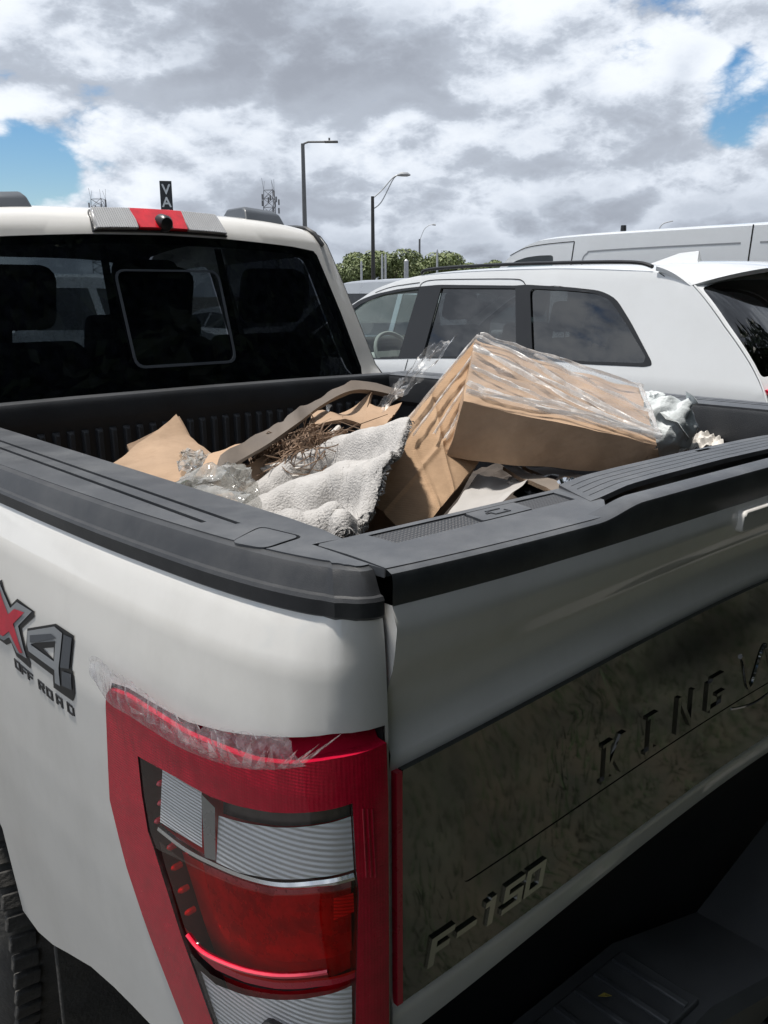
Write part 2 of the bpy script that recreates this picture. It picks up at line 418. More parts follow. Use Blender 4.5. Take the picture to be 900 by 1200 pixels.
def sheet(name, outer, fn, material, parent=None, holes=(), step=0.05, thick=0.0, flip=False, sharp=35, true_n=False):
    """a panel cut out of a curved surface: polygon (with holes) in surface coordinates, mapped by fn to 3-D"""
    loops = [densify(outer, step)] + [densify(h, step) for h in holes]
    pts, edges = [], []
    for lp in loops:
        k = len(pts); pts += [Vector(p) for p in lp]; edges += [(k + i, k + (i + 1) % len(lp)) for i in range(len(lp))]
    xs = [p[0] for p in loops[0]]; ys = [p[1] for p in loops[0]]
    nx = int((max(xs) - min(xs)) / step); ny = int((max(ys) - min(ys)) / step)
    bnd = list(pts)
    for i in range(1, nx + 1):
        for j in range(1, ny + 1):
            p = (min(xs) + (i - 0.5 * (j % 2) * 0) * (max(xs) - min(xs)) / (nx + 1), min(ys) + j * (max(ys) - min(ys)) / (ny + 1))
            if pip(p, loops[0]) and not any(pip(p, h) for h in loops[1:]):
                if all((p[0] - b[0]) ** 2 + (p[1] - b[1]) ** 2 > (0.35 * step) ** 2 for b in bnd):
                    pts.append(Vector(p))
    r = delaunay_2d_cdt(pts, edges, [], 0, 1e-6)
    v2, tris = r[0], r[2]
    fs = []
    for t in tris:
        c = (v2[t[0]] + v2[t[1]] + v2[t[2]]) / 3
        if pip(c, loops[0]) and not any(pip(c, h) for h in loops[1:]):
            fs.append(tuple(t)[::-1] if flip else tuple(t))
    o = mesh(name, [fn(p[0], p[1]) for p in v2], fs, material, parent, sharp=180 if true_n else sharp)
    if true_n:       # shading normals taken from the surface itself, not from the thin triangles along the cut edges
        ns = []; h = 2e-3
        for p in v2:
            du = Vector(fn(p[0] + h, p[1])) - Vector(fn(p[0] - h, p[1])); dv = Vector(fn(p[0], p[1] + h)) - Vector(fn(p[0], p[1] - h))
            ns.append(du.cross(dv).normalized())
        acc = sum(o.data.polygons[i].normal.dot(ns[fs[i][0]]) for i in range(0, len(fs), max(1, len(fs) // 40)))
        o.data.normals_split_custom_set_from_vertices([tuple(n_ if acc > 0 else -n_) for n_ in ns])
    if thick:
        m = o.modifiers.new('thick', 'SOLIDIFY'); m.thickness = abs(thick); m.offset = -1 if thick > 0 else 1
        es = o.modifiers.new('crisp', 'EDGE_SPLIT'); es.split_angle = R(32)
    return o
def copy_tree(o, parent=None):
    c = o.copy(); COL.objects.link(c)
    if parent: c.parent = parent
    for ch in list(o.children):
        copy_tree(ch, c)
    return c
def lerp_table(tab, x):
    if x <= tab[0][0]: return tab[0][1]
    for (a, va), (b, vb) in zip(tab, tab[1:]):
        if x <= b:
            t = (x - a) / (b - a); t = t * t * (3 - 2 * t) * 0.5 + t * 0.5
            return va + (vb - va) * t
    return tab[-1][1]
def grid_mesh(nu, nv, fn):
    vs_ = [fn(i / nu, j / nv) for j in range(nv + 1) for i in range(nu + 1)]
    fs = [(j * (nu + 1) + i, j * (nu + 1) + i + 1, (j + 1) * (nu + 1) + i + 1, (j + 1) * (nu + 1) + i) for j in range(nv) for i in range(nu)]
    return vs_, fs
def fnoise(p, s, seed=0.0):
    return noise.noise(Vector(p) * s + Vector((seed * 7.13, seed * 3.7, seed * 11.9)))
# stroke letters on a 4 x 6 grid: rectangles (x0, y0, x1, y1) and slanted bars (x0,y0,x1,y1,width)
GLYPH = {
 'O': [(0, 0, .26, 1), (.74, 0, 1, 1), (.26, 0, .74, .2), (.26, .8, .74, 1)],
 'F': [(0, 0, .26, 1), (.26, .8, 1, 1), (.26, .4, .85, .6)],
 'R': [(0, 0, .26, 1), (.26, .8, .74, 1), (.74, .5, 1, 1), (.26, .38, .74, .56), ((.46, .37), (.72, 0), (1, 0), (.76, .37))],
 'A': [(0, 0, .26, 1), (.74, 0, 1, 1), (.26, .8, .74, 1), (.26, .28, .74, .48)],
 'D': [(0, 0, .26, 1), (.26, .8, .78, 1), (.26, 0, .78, .2), (.78, .1, 1, .9)],
 '1': [(.42, 0, .68, 1), (.2, .72, .42, .92)],
 '5': [(0, .8, 1, 1), (0, .6, .26, .8), (0, .42, 1, .6), (.74, .2, 1, .42), (0, 0, 1, .2)],
 '0': [(0, 0, .26, 1), (.74, 0, 1, 1), (.26, 0, .74, .2), (.26, .8, .74, 1)],
 '-': [(.05, .4, .95, .6)],
 'K': [(.12, 0, .3, 1), (0, 0, .12, .08), (.3, 0, .42, .08), (0, .92, .12, 1), (.3, .92, .42, 1), ((.31, .42), (.42, .36), (.95, 1), (.72, 1)), ((.44, .50), (.8, 0), (1, 0), (.56, .62))],
 'I': [(.4, 0, .6, 1), (.25, 0, .4, .08), (.6, 0, .75, .08), (.25, .92, .4, 1), (.6, .92, .75, 1)],
 'N': [(.08, 0, .22, 1), (.8, 0, .92, 1), ((.23, 1), (.23, .78), (.79, 0), (.79, .22))],
 'G': [(0, .1, .2, .9), (.2, 0, .8, .12), (.2, .88, .85, 1), (.8, .05, 1, .45), (.55, .36, .8, .45)],
}
def glyph_polys(ch):
    out = []
    for q in GLYPH[ch]:
        out.append([(q[0], q[1]), (q[2], q[1]), (q[2], q[3]), (q[0], q[3])] if not isinstance(q[0], tuple) else list(q))
    return out
def relief(mb, poly, fn, h0, h1):
    """raise a flat polygon off a curved surface; fn(a, b, height) -> point"""
    n = len(poly); top = [fn(a, b, h1) for a, b in poly]; bot = [fn(a, b, h0) for a, b in poly]
    mb.add(top + bot, [tuple(range(n))] + [(i, n + i, n + (i + 1) % n, (i + 1) % n) for i in range(n)])

# ---------------------------------------------------------------- ground
g = mesh('ground', *(lambda n, s: ([(-s + 2 * s * i / n, -s + 2 * s * j / n, 0) for j in range(n + 1) for i in range(n + 1)],
         [(j * (n + 1) + i, j * (n + 1) + i + 1, (j + 1) * (n + 1) + i + 1, (j + 1) * (n + 1) + i) for j in range(n) for i in range(n)]))(8, 900), 'asphalt')
tag(g, kind='structure')
for i, x in enumerate((1.85, 5.05, 8.2)):
    o = mesh('parking_line', [(x - .05, 0.6, .004), (x + .05, 0.6, .004), (x + .05, 5.6, .004), (x - .05, 5.6, .004)], [(0, 1, 2, 3)], 'line_paint')
    tag(o, kind='structure')

vg = [(-40 + 80 * i / 40, -0.50 - 12 * j / 10, .012 + .05 * abs(math.sin(i * 1.7 + j * 2.3))) for j in range(11) for i in range(41)]
tag(mesh('grass_verge', vg, [(j * 41 + i, (j + 1) * 41 + i, (j + 1) * 41 + i + 1, j * 41 + i + 1) for j in range(10) for i in range(40)], 'verge'), kind='structure')

gb = random.Random(15); gv, gf = [], []
for k in range(24000):
    x, y = gb.uniform(-3, 8), -0.48 - 2.8 * gb.random() ** 1.4; h = gb.uniform(.05, .15); a = gb.uniform(0, 6.28); dx, dy = math.cos(a) * .006, math.sin(a) * .006
    lx, ly = gb.gauss(0, .03), gb.gauss(0, .03); q = len(gv)
    gv += [(x - dx, y - dy, .01), (x + dx, y + dy, .01), (x + lx, y + ly, h)]; gf.append((q, q + 1, q + 2))
tag(mesh('grass', gv, gf, 'grass_blade', smooth=False), 'rough grass on the verge behind the truck', 'grass', kind='stuff')

# ================================================================ PICKUP TRUCK
truck = tag(empty('pickup_truck', (0, 2.8, 0)), 'white pickup truck in the foreground with its open bed full of trash', 'pickup truck')
_tk_inv = Matrix.Translation((0, -2.8, 0))
class _Root:      # parts are modelled in world coordinates; this moves them under the root
    pass
def adopt(o, root=None):
    root = root or truck
    o.parent = root
    o.matrix_parent_inverse = Matrix.Translation(-root.location)
    return o

PLAN_PTS = [(-.813, -.004), (-.835, -.002), (-.858, .006), (-.882, .024), (-.904, .058), (-.922, .112), (-.935, .18), (-.946, .27), (-.960, .45), (-.969, .65), (-.976, .90), (-.982, 1.2), (-.985, 1.5), (-.985, 1.84)]
def _cr(P, n):
    out = []
    m = len(P)
    for i in range(m - 1):
        p0, p1, p2, p3 = P[max(i - 1, 0)], P[i], P[i + 1], P[min(i + 2, m - 1)]
        for k in range(n):
            t = k / n
            out.append(tuple(0.5 * (2 * p1[j] + (p2[j] - p0[j]) * t + (2 * p0[j] - 5 * p1[j] + 4 * p2[j] - p3[j]) * t * t + (3 * p1[j] - p0[j] - 3 * p2[j] + p3[j]) * t ** 3) for j in (0, 1)))
    out.append(tuple(P[-1]))
    return out
PLAN = _cr(PLAN_PTS, 8)
PLAN_S = [0.0]
for _a, _b in zip(PLAN, PLAN[1:]):
    PLAN_S.append(PLAN_S[-1] + math.hypot(_b[0] - _a[0], _b[1] - _a[1]))
PLAN_L = PLAN_S[-1]
INSET = [(.45, .030), (.65, .018), (.78, .010), (.9, .004), (1.0, .001), (1.1, 0), (1.2, 0), (1.28, .006), (1.34, .016), (1.38, .030), (1.41, .045)]
def _tab(tab, x):
    if x <= tab[0][0]: return tab[0][1]
    for (a, va), (b, vb) in zip(tab, tab[1:]):
        if x <= b:
            return va + (vb - va) * (x - a) / (b - a)
    return tab[-1][1]
def plan_at(s):
    s = min(max(s, 0.0), PLAN_L)
    lo, hi = 0, len(PLAN_S) - 1
    while hi - lo > 1:
        m = (lo + hi) // 2
        if PLAN_S[m] <= s: lo = m
        else: hi = m
    t = (s - PLAN_S[lo]) / (PLAN_S[hi] - PLAN_S[lo])
    a, b = PLAN[lo], PLAN[hi]
    dx, dy = b[0] - a[0], b[1] - a[1]
    i0, i1 = max(lo - 1, 0), min(hi + 1, len(PLAN) - 1)
    ex, ey = PLAN[i1][0] - PLAN[i0][0], PLAN[i1][1] - PLAN[i0][1]
    l = math.hypot(ex, ey)
    return a[0] + dx * t, a[1] + dy * t, -ey / l, ex / l     # point, outward normal
def side(s, z, h=0.0):
    """outer skin of the bed side: s runs from the tailgate gap round the corner and forward"""
    x, y, nx, ny = plan_at(s)
    k = h - _tab(INSET, z) * (0.2 + 0.8 * abs(nx))
    return (x + nx * k, y + ny * k, z)
def s_of_y(y):
    lo, hi = 0.12, PLAN_L
    for _ in range(40):
        m = (lo + hi) / 2
        if plan_at(m)[1] < y: lo = m
        else: hi = m
    return lo
def mirrored(o, name=None):
    """the same part on the other flank"""
    me = o.data.copy()
    for v in me.vertices: v.co.x = -v.co.x
    cn = None
    if me.has_custom_normals:
        cn = [None] * len(me.vertices)
        for lp_ in o.data.loops: cn[lp_.vertex_index] = tuple(o.data.corner_normals[lp_.index].vector)
    me.flip_normals()
    if cn: me.normals_split_custom_set_from_vertices([(-q[0], q[1], q[2]) if q else (0, 0, 1) for q in cn])
    c = bpy.data.objects.new(name or o.name, me); COL.objects.link(c)
    for md in o.modifiers:
        n = c.modifiers.new(md.name, md.type)
        for k in ('thickness', 'offset', 'width', 'segments', 'limit_method', 'angle_limit', 'split_angle'):
            if hasattr(md, k):
                setattr(n, k, getattr(md, k))
    return c

# ---- bed side panel with the lamp opening and the wheel arch
lamp_out = [(0.4647, 1.2157), (0.4553, 1.2271), (0.4178, 1.2319), (0.3466, 1.2297), (0.2827, 1.2267), (0.2163, 1.2294), (0.1642, 1.2312), (0.1171, 1.2396), (0.0668, 1.2518), (0.0073, 1.2597), (0.0051, 1.1947), (0.0008, 1.1063), (0.0, 1.0031), (0.0, 0.882), (0.0, 0.7134), (0.2119, 0.6606), (0.3135, 0.7046), (0.3435, 0.7606), (0.4073, 0.8693), (0.4508, 0.9581), (0.4802, 1.0531)]
lamp_hole = [(0.4647, 1.2157), (0.4597, 1.2329), (0.4177, 1.239), (0.3465, 1.2376), (0.2828, 1.2375), (0.2165, 1.2471), (0.1645, 1.2575), (0.1171, 1.2672), (0.0663, 1.2772), (0.0046, 1.277), (0.0051, 1.1947), (0.0008, 1.1063), (0.0, 1.0031), (0.0, 0.882), (0.0, 0.7134), (0.2119, 0.6606), (0.3135, 0.7046), (0.3435, 0.7606), (0.4073, 0.8693), (0.4508, 0.9581), (0.4802, 1.0531)]
lamp_hole = [(max(s, .004), z) for s, z in lamp_hole]
lamp_out = [(max(s, .006), z) for s, z in lamp_out]
arch = [(s_of_y(y), z) for y, z in [(.945, .745), (1.01, .80), (1.10, .850), (1.23, .885), (1.38, .897), (1.53, .885), (1.65, .84), (1.74, .77), (1.795, .67), (1.815, .55), (1.82, .50)]]
arch = [(s, z) for s, z in [(0.4593, 0.6772), (0.5122, 0.6761), (0.5733, 0.6711), (0.6552, 0.6561), (0.7569, 0.6188), (0.8333, 0.5887), (0.9068, 0.5715), (0.9805, 0.5759), (1.0322, 0.5998), (1.0566, 0.6758)] if s < arch[0][0] - .02] + arch
outline = [(0.0, 1.403), (PLAN_L, 1.403), (PLAN_L, .50)] + arch[::-1] + [(s_of_y(.2), .795), (.10, .80), (0.0, .80)]
panel = adopt(sheet('bed_side', outline, side, 'white_paint', holes=[lamp_hole], step=0.025, flip=True, true_n=True))
pr_ = adopt(mirrored(panel, 'bed_side'))
# turned-in edge of the opening
def wall_strip(name, loop, fn0, fn1, material, closed=True):
    n = len(loop); vs_ = [fn0(*p) for p in loop] + [fn1(*p) for p in loop]
    return mesh(name, vs_, [(i, (i + 1) % n, n + (i + 1) % n, n + i) for i in range(n if closed else n - 1)], material)
adopt(wall_strip('lamp_opening_edge', densify(lamp_hole, .02), lambda s, z: side(s, z, -.003), lambda s, z: side(s, z, -.05), 'seam_black'))
# wheel arch lip and liner
lip = MB(); lip.tube([side(s, z, -.004) for s, z in arch], .003, 6)
adopt(lip.build('arch_lip', 'white_paint'))
ln = MB()
for (s0, z0), (s1, z1) in zip(arch, arch[1:]):
    a, b = Vector(side(s0, z0, -.006)), Vector(side(s1, z1, -.006))
    ln.add([a, b, b + Vector((.42, 0, .02)), a + Vector((.42, 0, .02))], [(0, 1, 2, 3)])
adopt(ln.build('wheel_arch_liner', 'black_cap_dark'))
fl = MB(); fl.box((-.83, .80, .36), (.22, .012, .40)); 
adopt(fl.build('mud_flap', 'rubber', bevel=.004))

# ---- black caps on the bed rails
cap_prof = [(-.001, 1.398), (-.0055, 1.402), (-.0055, 1.4185), (-.0025, 1.4225), (.0035, 1.4235), (.0085, 1.431), (.015, 1.4425), (.020, 1.4478), (.030, 1.450)]
ss = [PLAN_L * (k / 90.0) ** 1.5 for k in range(91)]
cv = []
for s in ss:
    x, y, nx, ny = plan_at(s)
    bx, by, _ = side(s, 1.405)
    for d, z in cap_prof:
        cv.append((bx - nx * d, by - ny * d * (1 if s > .02 else .8), z))
n = len(cap_prof)
cf = [(i * n + k, i * n + k + 1, (i + 1) * n + k + 1, (i + 1) * n + k) for i in range(len(ss) - 1) for k in range(n - 1)]
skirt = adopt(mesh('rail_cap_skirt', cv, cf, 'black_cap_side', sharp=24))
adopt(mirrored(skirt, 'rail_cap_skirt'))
edge_in = [(cv[i * n + n - 1][0], cv[i * n + n - 1][1]) for i in range(len(ss))]
top_poly = [p for p in edge_in if p[1] > .004]
top_poly = [(-.809, .006)] + top_poly + [(-.752, 1.80), (-.752, .26), (-.756, .18), (-.764, .1345), (-.809, .1345)]
lid_o = rounded([(-.878, .205), (-.862, .152), (-.794, .168), (-.806, .246)], .016)
lid_i = rounded([(-.8742, .2062), (-.8600, .1570), (-.7985, .1722), (-.8092, .2402)], .013)
groove_a = [(-.8250, .275), (-.8170, .275), (-.8140, 1.78), (-.8220, 1.78)]
groove_b = [(-.8540, .31), (-.8460, .31), (-.8440, 1.78), (-.8520, 1.78)]
groove_c = [(-.7835, .34), (-.7795, .34), (-.7755, 1.78), (-.7795, 1.78)]
flat = lambda z: (lambda x, y: (x, y, z + .002 * math.sin(min(1, max(0, (x + .92) / .16)) * math.pi)))
cap_top = adopt(sheet('rail_cap', top_poly, flat(1.450), 'black_cap', holes=[lid_o, groove_a, groove_b], step=.03, thick=.010, sharp=25))
adopt(mirrored(cap_top, 'rail_cap'))
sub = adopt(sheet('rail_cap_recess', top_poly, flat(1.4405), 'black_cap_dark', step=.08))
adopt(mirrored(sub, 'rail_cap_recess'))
lidp = adopt(sheet('stake_pocket_lid', lid_i, flat(1.4502), 'black_cap', step=.02, thick=.010, sharp=20))
adopt(mirrored(lidp, 'stake_pocket_lid'))
# inner face of the rails, with the turned-down edge
inn = MB()
inn.add([(-.752, .1345, 1.4445), (-.752, 1.80, 1.4445), (-.748, 1.80, 1.435), (-.748, .1345, 1.435), (-.748, .1345, 1.36), (-.748, 1.80, 1.36), (-.775, 1.80, 1.34), (-.775, .1345, 1.34), (-.775, .1345, .90), (-.775, 1.80, .90),
         (-.809, .1345, 1.4445), (-.809, .1345, .90)],
        [(0, 1, 2, 3), (3, 2, 5, 4), (4, 5, 6, 7), (7, 6, 9, 8), (10, 0, 3, 4, 7, 8, 11)])
inner = adopt(inn.build('bed_inner_wall', 'bed_liner'))
adopt(mirrored(inner, 'bed_inner_wall'))
fb = MB(); fb.box((0, .965, .89), (1.60, 1.71, .03)); adopt(fb.build('bed_floor', 'bed_liner'))

# ---- bulkhead at the front of the bed with its ribs
bk = MB()
prof = [(1.775, .90), (1.775, 1.372), (1.768, 1.384), (1.766, 1.395), (1.766, 1.440), (1.772, 1.450), (1.785, 1.453), (1.815, 1.453), (1.825, 1.445), (1.825, 1.38)]
bv = [(x, y, z + .006 * (1 - (x / .78) ** 2)) for x in (-.79, -.4, 0, .4, .79) for y, z in prof]
bf = [(i * 10 + k, (i + 1) * 10 + k, (i + 1) * 10 + k + 1, i * 10 + k + 1) for i in range(4) for k in range(9)]
bulk = adopt(mesh('bulkhead', bv, bf, 'bed_liner', sharp=40))
ribm = MB(); ribm.add([(-.011, 0, -.46), (.011, 0, -.46), (.007, -.013, -.46), (-.007, -.013, -.46), (-.011, 0, 0), (.011, 0, 0), (.007, -.013, -.008), (-.007, -.013, -.008)],
                      [(3, 2, 6, 7), (0, 3, 7, 4), (2, 1, 5, 6), (7, 6, 5, 4)])
rib0 = None
for k in range(36):
    x = -.73 + k * 1.46 / 35
    if rib0 is None:
        rib0 = ribm.build('rib', 'bed_liner', bevel=.003); r_ = rib0
    else:
        r_ = rib0.copy(); COL.objects.link(r_)
    r_.location = (x, 1.7745, 1.366)
    r_.parent = bulk; r_.matrix_parent_inverse = Matrix.Identity(4)

# ---- tailgate
TG = [(.82, -.022), (.826, -.008), (.834, .0), (.86, .004), (.89, .006), (.897, .006), (.91, 0), (1.20, 0), (1.216, .002), (1.224, .010), (1.242, .0), (1.268, -.006), (1.305, -.002), (1.345, .010), (1.385, .016), (1.405, .012), (1.415, .006)]
def arc_rise(x, a): return a * (1 - min(1, (x / .80) ** 2))
def tg(x, z, h=0.0):
    """outer skin of the tailgate (rear is -Y); lines rise a little towards the middle"""
    k = arc_rise(x, 1.0)
    z3 = z + k * lerp_table([(.83, .076), (.904, .056), (1.216, .050), (1.28, .048), (1.34, .026), (1.40, .006)], z)
    y = .006 - .024 * (1 - (x / .81) ** 4) - lerp_table(TG, z) - h
    return (x, y, z3)
gate = adopt(sheet('tailgate', [(-.806, .82), (.806, .82), (.806, 1.412), (-.806, 1.412)], tg, 'white_paint', step=.02, true_n=True))
for sx in (-1, 1):      # side returns of the gate, seen in the gap
    zs = [.82 + .592 * k / 24 for k in range(25)]
    vv = [tg(sx * .806, z) for z in zs] + [(sx * .806, .10, z) for z in zs]
    adopt(mesh('tailgate_end', vv, [(k, k + 1, 26 + k, 25 + k) for k in range(24)], 'white_paint'))
inner_g = MB(); inner_g.box((0, .105, 1.13), (1.60, .012, .58)); adopt(inner_g.build('tailgate_liner', 'bed_liner'))
# cap along the top edge of the gate: a deep black face, a flat top, higher in the middle
def lip_z(x): 
    t = min(1, max(0, (abs(x) - .37) / .10)); t = t * t * (3 - 2 * t)
    return 1.450 + .009 * (1 - t) + .006 * (1 - t) * (1 - (x / .8) ** 2)
cap_sec = lambda x: [(.004, 1.408), (.0015, 1.412), (.001, lip_z(x) - .010), (.003, lip_z(x) - .003), (.010, lip_z(x))]
xs_ = [-.806 + 1.612 * k / 120 for k in range(121)]
tv = []
for x in xs_:
    yb = .006 - .024 * (1 - (x / .81) ** 4) - .010
    for d, z in cap_sec(x): tv.append((x, yb + d, z))
    tv.append((x, yb + .032, lip_z(x) + .001)); tv.append((x, yb + .040, lip_z(x) - .012))
n = 7
face = adopt(mesh('tailgate_cap_lip', tv, [(i * n + k, (i + 1) * n + k, (i + 1) * n + k + 1, i * n + k + 1) for i in range(120) for k in range(n - 1)], 'black_cap', sharp=40))
cap_y = lambda x: .006 - .024 * (1 - (x / .81) ** 4) - .010 + .012
left_top = [(-.806, cap_y(-.806))] + [(x, cap_y(x)) for x in xs_ if -.80 < x < -.40] + [(-.395, .022), (-.372, .040), (-.352, .132), (-.80, .132), (-.806, .126)]
strip_hole = [(-.735, .070), (-.40, .068), (-.385, .118), (-.735, .121)]
wl_ = lambda x, y: (x, y, 1.4512 + .0015 * math.sin(max(0, min(1, y / .13)) * math.pi))
ct = adopt(sheet('tailgate_cap', left_top, wl_, 'black_cap', step=.03, thick=.01, holes=[strip_hole]))
adopt(mirrored(ct, 'tailgate_cap'))
mat('cap_mesh', (0.035, 0.037, 0.042), rough=0.5, var=0.15)
nt = MATS['cap_mesh'].node_tree
vt = nt.nodes.new('ShaderNodeTexVoronoi'); vt.inputs['Scale'].default_value = 170; vt.inputs['Randomness'].default_value = 0.0
tcn = nt.nodes.new('ShaderNodeTexCoord'); nt.links.new(tcn.outputs['Object'], vt.inputs['Vector'])
bpn = nt.nodes.new('ShaderNodeBump'); bpn.inputs['Strength'].default_value = 1.0; bpn.inputs['Distance'].default_value = 0.006
nt.links.new(vt.outputs['Distance'], bpn.inputs['Height']); nt.links.new(bpn.outputs[0], nt.nodes['Principled BSDF'].inputs['Normal'])
plate_o = rounded([(-.585, .0715), (-.485, .0715), (-.475, .1165), (-.575, .1165)], .004)
ms = adopt(sheet('grip_strip', [(-.733, .072), (-.402, .070), (-.388, .116), (-.733, .119)], lambda x, y: (x, y, 1.4500), 'cap_mesh', step=.03, thick=.003, holes=[plate_o]))
adopt(mirrored(ms, 'grip_strip'))
pl = adopt(sheet('clamp_plate', rounded([(-.583, .073), (-.4865, .073), (-.4765, .115), (-.5735, .115)], .004), lambda x, y: (x, y, 1.4525), 'black_cap', step=.02, thick=.004))
pm = MB()
for q in [(-.545, .084, -.520, .0865), (-.545, .1015, -.520, .104), (-.5475, .084, -.545, .104), (-.520, .084, -.5175, .095), (-.555, .0925, -.5475, .0955)]:
    relief(pm, [(q[0], q[1]), (q[2], q[1]), (q[2], q[3]), (q[0], q[3])], lambda a, b, h: (a, b, 1.4525 + h), 0, .001)
adopt(pm.build('clamp_symbol', 'badge_black'))
# raised pad in the middle of the gate with long grooves
def pad_fn(x, y):
    t = min(1, max(0, (.40 - abs(x)) / .12)); t = t * t * (3 - 2 * t)
    return (x, y, 1.4530 + .008 * t)
pad = [(-.395, .046), (-.20, .058), (0, .063), (.20, .058), (.395, .046), (.352, .134), (.2, .142), (0, .145), (-.2, .142), (-.352, .134)]
gl = []
for k in range(4):
    y0 = .068 + k * .0165
    gl.append([(-.372 + .008 * k, y0 - .003), (-.2, y0 + .006), (0, y0 + .010), (.2, y0 + .006), (.372 - .008 * k, y0 - .003), (.3715 - .008 * k, y0 - .0014), (.2, y0 + .0076), (0, y0 + .0116), (-.2, y0 + .0076), (-.3715 + .008 * k, y0 - .0014)])
slot = [(.03, .128), (.075, .127), (.078, .136), (.033, .137)]
adopt(sheet('work_surface', pad, pad_fn, 'black_cap', holes=gl + [slot], step=.025, thick=.008))
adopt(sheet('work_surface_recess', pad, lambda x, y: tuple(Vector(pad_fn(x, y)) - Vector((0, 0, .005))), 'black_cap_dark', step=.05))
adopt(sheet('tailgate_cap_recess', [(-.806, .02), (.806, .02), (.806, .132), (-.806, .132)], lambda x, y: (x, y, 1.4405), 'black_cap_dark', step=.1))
edge_i = MB(); edge_i.box((0, .136, 1.425), (1.60, .012, .042)); adopt(edge_i.build('tailgate_cap_edge', 'black_cap', bevel=.004))
# handle bezel
hz = MB()
hb = rounded([(-.125, 1.350), (.125, 1.350), (.125, 1.402), (-.125, 1.402)], .012)
relief(hz, hb, lambda a, b, h: tg(a, b, h), -.004, .012)
adopt(hz.build('tailgate_handle', 'white_paint', bevel=.003))
# dark applique panel with a pressed field, red edge, letters
ap = [(-.794, .905), (.794, .905), (.794, 1.214), (-.794, 1.214)]
field = [(-.70, 1.012), (.70, 1.012), (.70, 1.158), (-.70, 1.158)]
app = adopt(sheet('tailgate_panel', ap, lambda x, z: tg(x, z, .008), 'applique', holes=[rounded(field, .012)], step=.03, sharp=25))
adopt(sheet('tailgate_panel_field', rounded(field, .012), lambda x, z: tg(x, z, .0068), 'applique', step=.03))
adopt(wall_strip('tailgate_panel_step', densify(rounded(field, .012), .02), lambda x, z: tg(x, z, .008), lambda x, z: tg(x, z, .0068), 'applique'))
adopt(wall_strip('tailgate_panel_edge', densify(ap, .03), lambda x, z: tg(x, z, .008), lambda x, z: tg(x, z, -.002), 'dark_chrome'))
rd = MB(); relief(rd, [(-.8035, .905), (-.7955, .905), (-.7955, 1.214), (-.8035, 1.214)], lambda a, b, h: tg(a, b, h), 0, .009)
ro = adopt(rd.build('red_edge_strip', 'red_plastic')); adopt(mirrored(ro, 'red_edge_strip'))
def gate_text(txt, x0, z0, w, hh, gap, h, material, name, dz=0.0, base=.008, slant=0.0):
    mb = MB()
    for i, ch in enumerate(txt):
        for poly in glyph_polys(ch):
            relief(mb, [(x0 + i * (w + gap) + a * w + slant * b, z0 + dz * i + b * hh) for a, b in poly], lambda a, b, q: tg(a, b, q), base, base + h)
    return adopt(mb.build(name, material, smooth=False))
for i, ch in enumerate('F-150'):
    gate_text(ch, -.760 + i * .041, .930 + .0005 * i, .037, .038, 0, .004, 'letter_metal', 'model_letter', slant=.008)
for i, ch in enumerate('KING'):
    gate_text(ch, -.438 + i * .092, 1.026, .056, .062, 0, .004, 'applique', 'panel_letter', base=.0068)
# the emblem: a flowing line over an arc
em = MB()
wv = [tg(-.058 + .17 * t, 1.060 + .036 * math.cos(t * 4 * math.pi) * (1 - .2 * t), .006) for t in [k / 40 for k in range(41)]]
em.tube(wv, .005, 6)
adopt(em.build('panel_emblem', 'applique'))
adopt(MB().tube([tg(-.075 + .19 * t, 1.006 - .016 * math.sin(t * math.pi), .006) for t in [k / 20 for k in range(21)]], .0035, 6).build('panel_emblem_arc', 'applique'))

# ---- valance, bumper and hitch
vl = MB(); vl.box((0, .085, .65), (1.86, .05, .46)); adopt(vl.build('rear_valance', 'black_cap_dark', bevel=.01))
bp_ = MB()
bsec = [(-.13, .52), (-.155, .56), (-.155, .655), (-.14, .675), (.04, .675), (.04, .50)]
bxs = [-.99, -.94, -.80, -.45, -.28, 0, .28, .45, .80, .94, .99]
bvv = []
for x in bxs:
    cut = .11 * max(0, (abs(x) - .78) / .21) ** 2
    dip = .085 if abs(x) < .26 else 0
    for y, z in bsec: bvv.append((x, y + cut, z - (dip if z > .6 else 0)))
adopt(mesh('bumper', bvv, [(i * 6 + k, (i + 1) * 6 + k, (i + 1) * 6 + k + 1, i * 6 + k + 1) for i in range(10) for k in range(5)] + [tuple(range(6)), tuple(60 + k for k in range(6))[::-1]], 'bumper_black', sharp=30))
st = MB(); st.box((-.52, -.055, .679), (.46, .14, .012)); adopt(st.build('bumper_step', 'bumper_black', bevel=.003))
tr0 = None
for k in range(9):
    if tr0 is None:
        tr0 = MB().box((0, 0, 0), (.010, .13, .006)).build('tread_rib', 'black_cap', bevel=.0015); t_ = tr0
    else:
        t_ = tr0.copy(); COL.objects.link(t_)
    t_.location = (-.72 + k * .05, -.055 - 2.8, .687); t_.parent = truck
pk = MB(); pk.box((.10, -.162, .60), (.31, .006, .155)); adopt(pk.build('licence_plate', 'paper_grey', bevel=.002))
ht = MB(); ht.box((0, -.06, .44), (.09, .30, .09)); adopt(ht.build('hitch_receiver', 'black_cap_dark', bevel=.006))
lfr = random.Random(3)

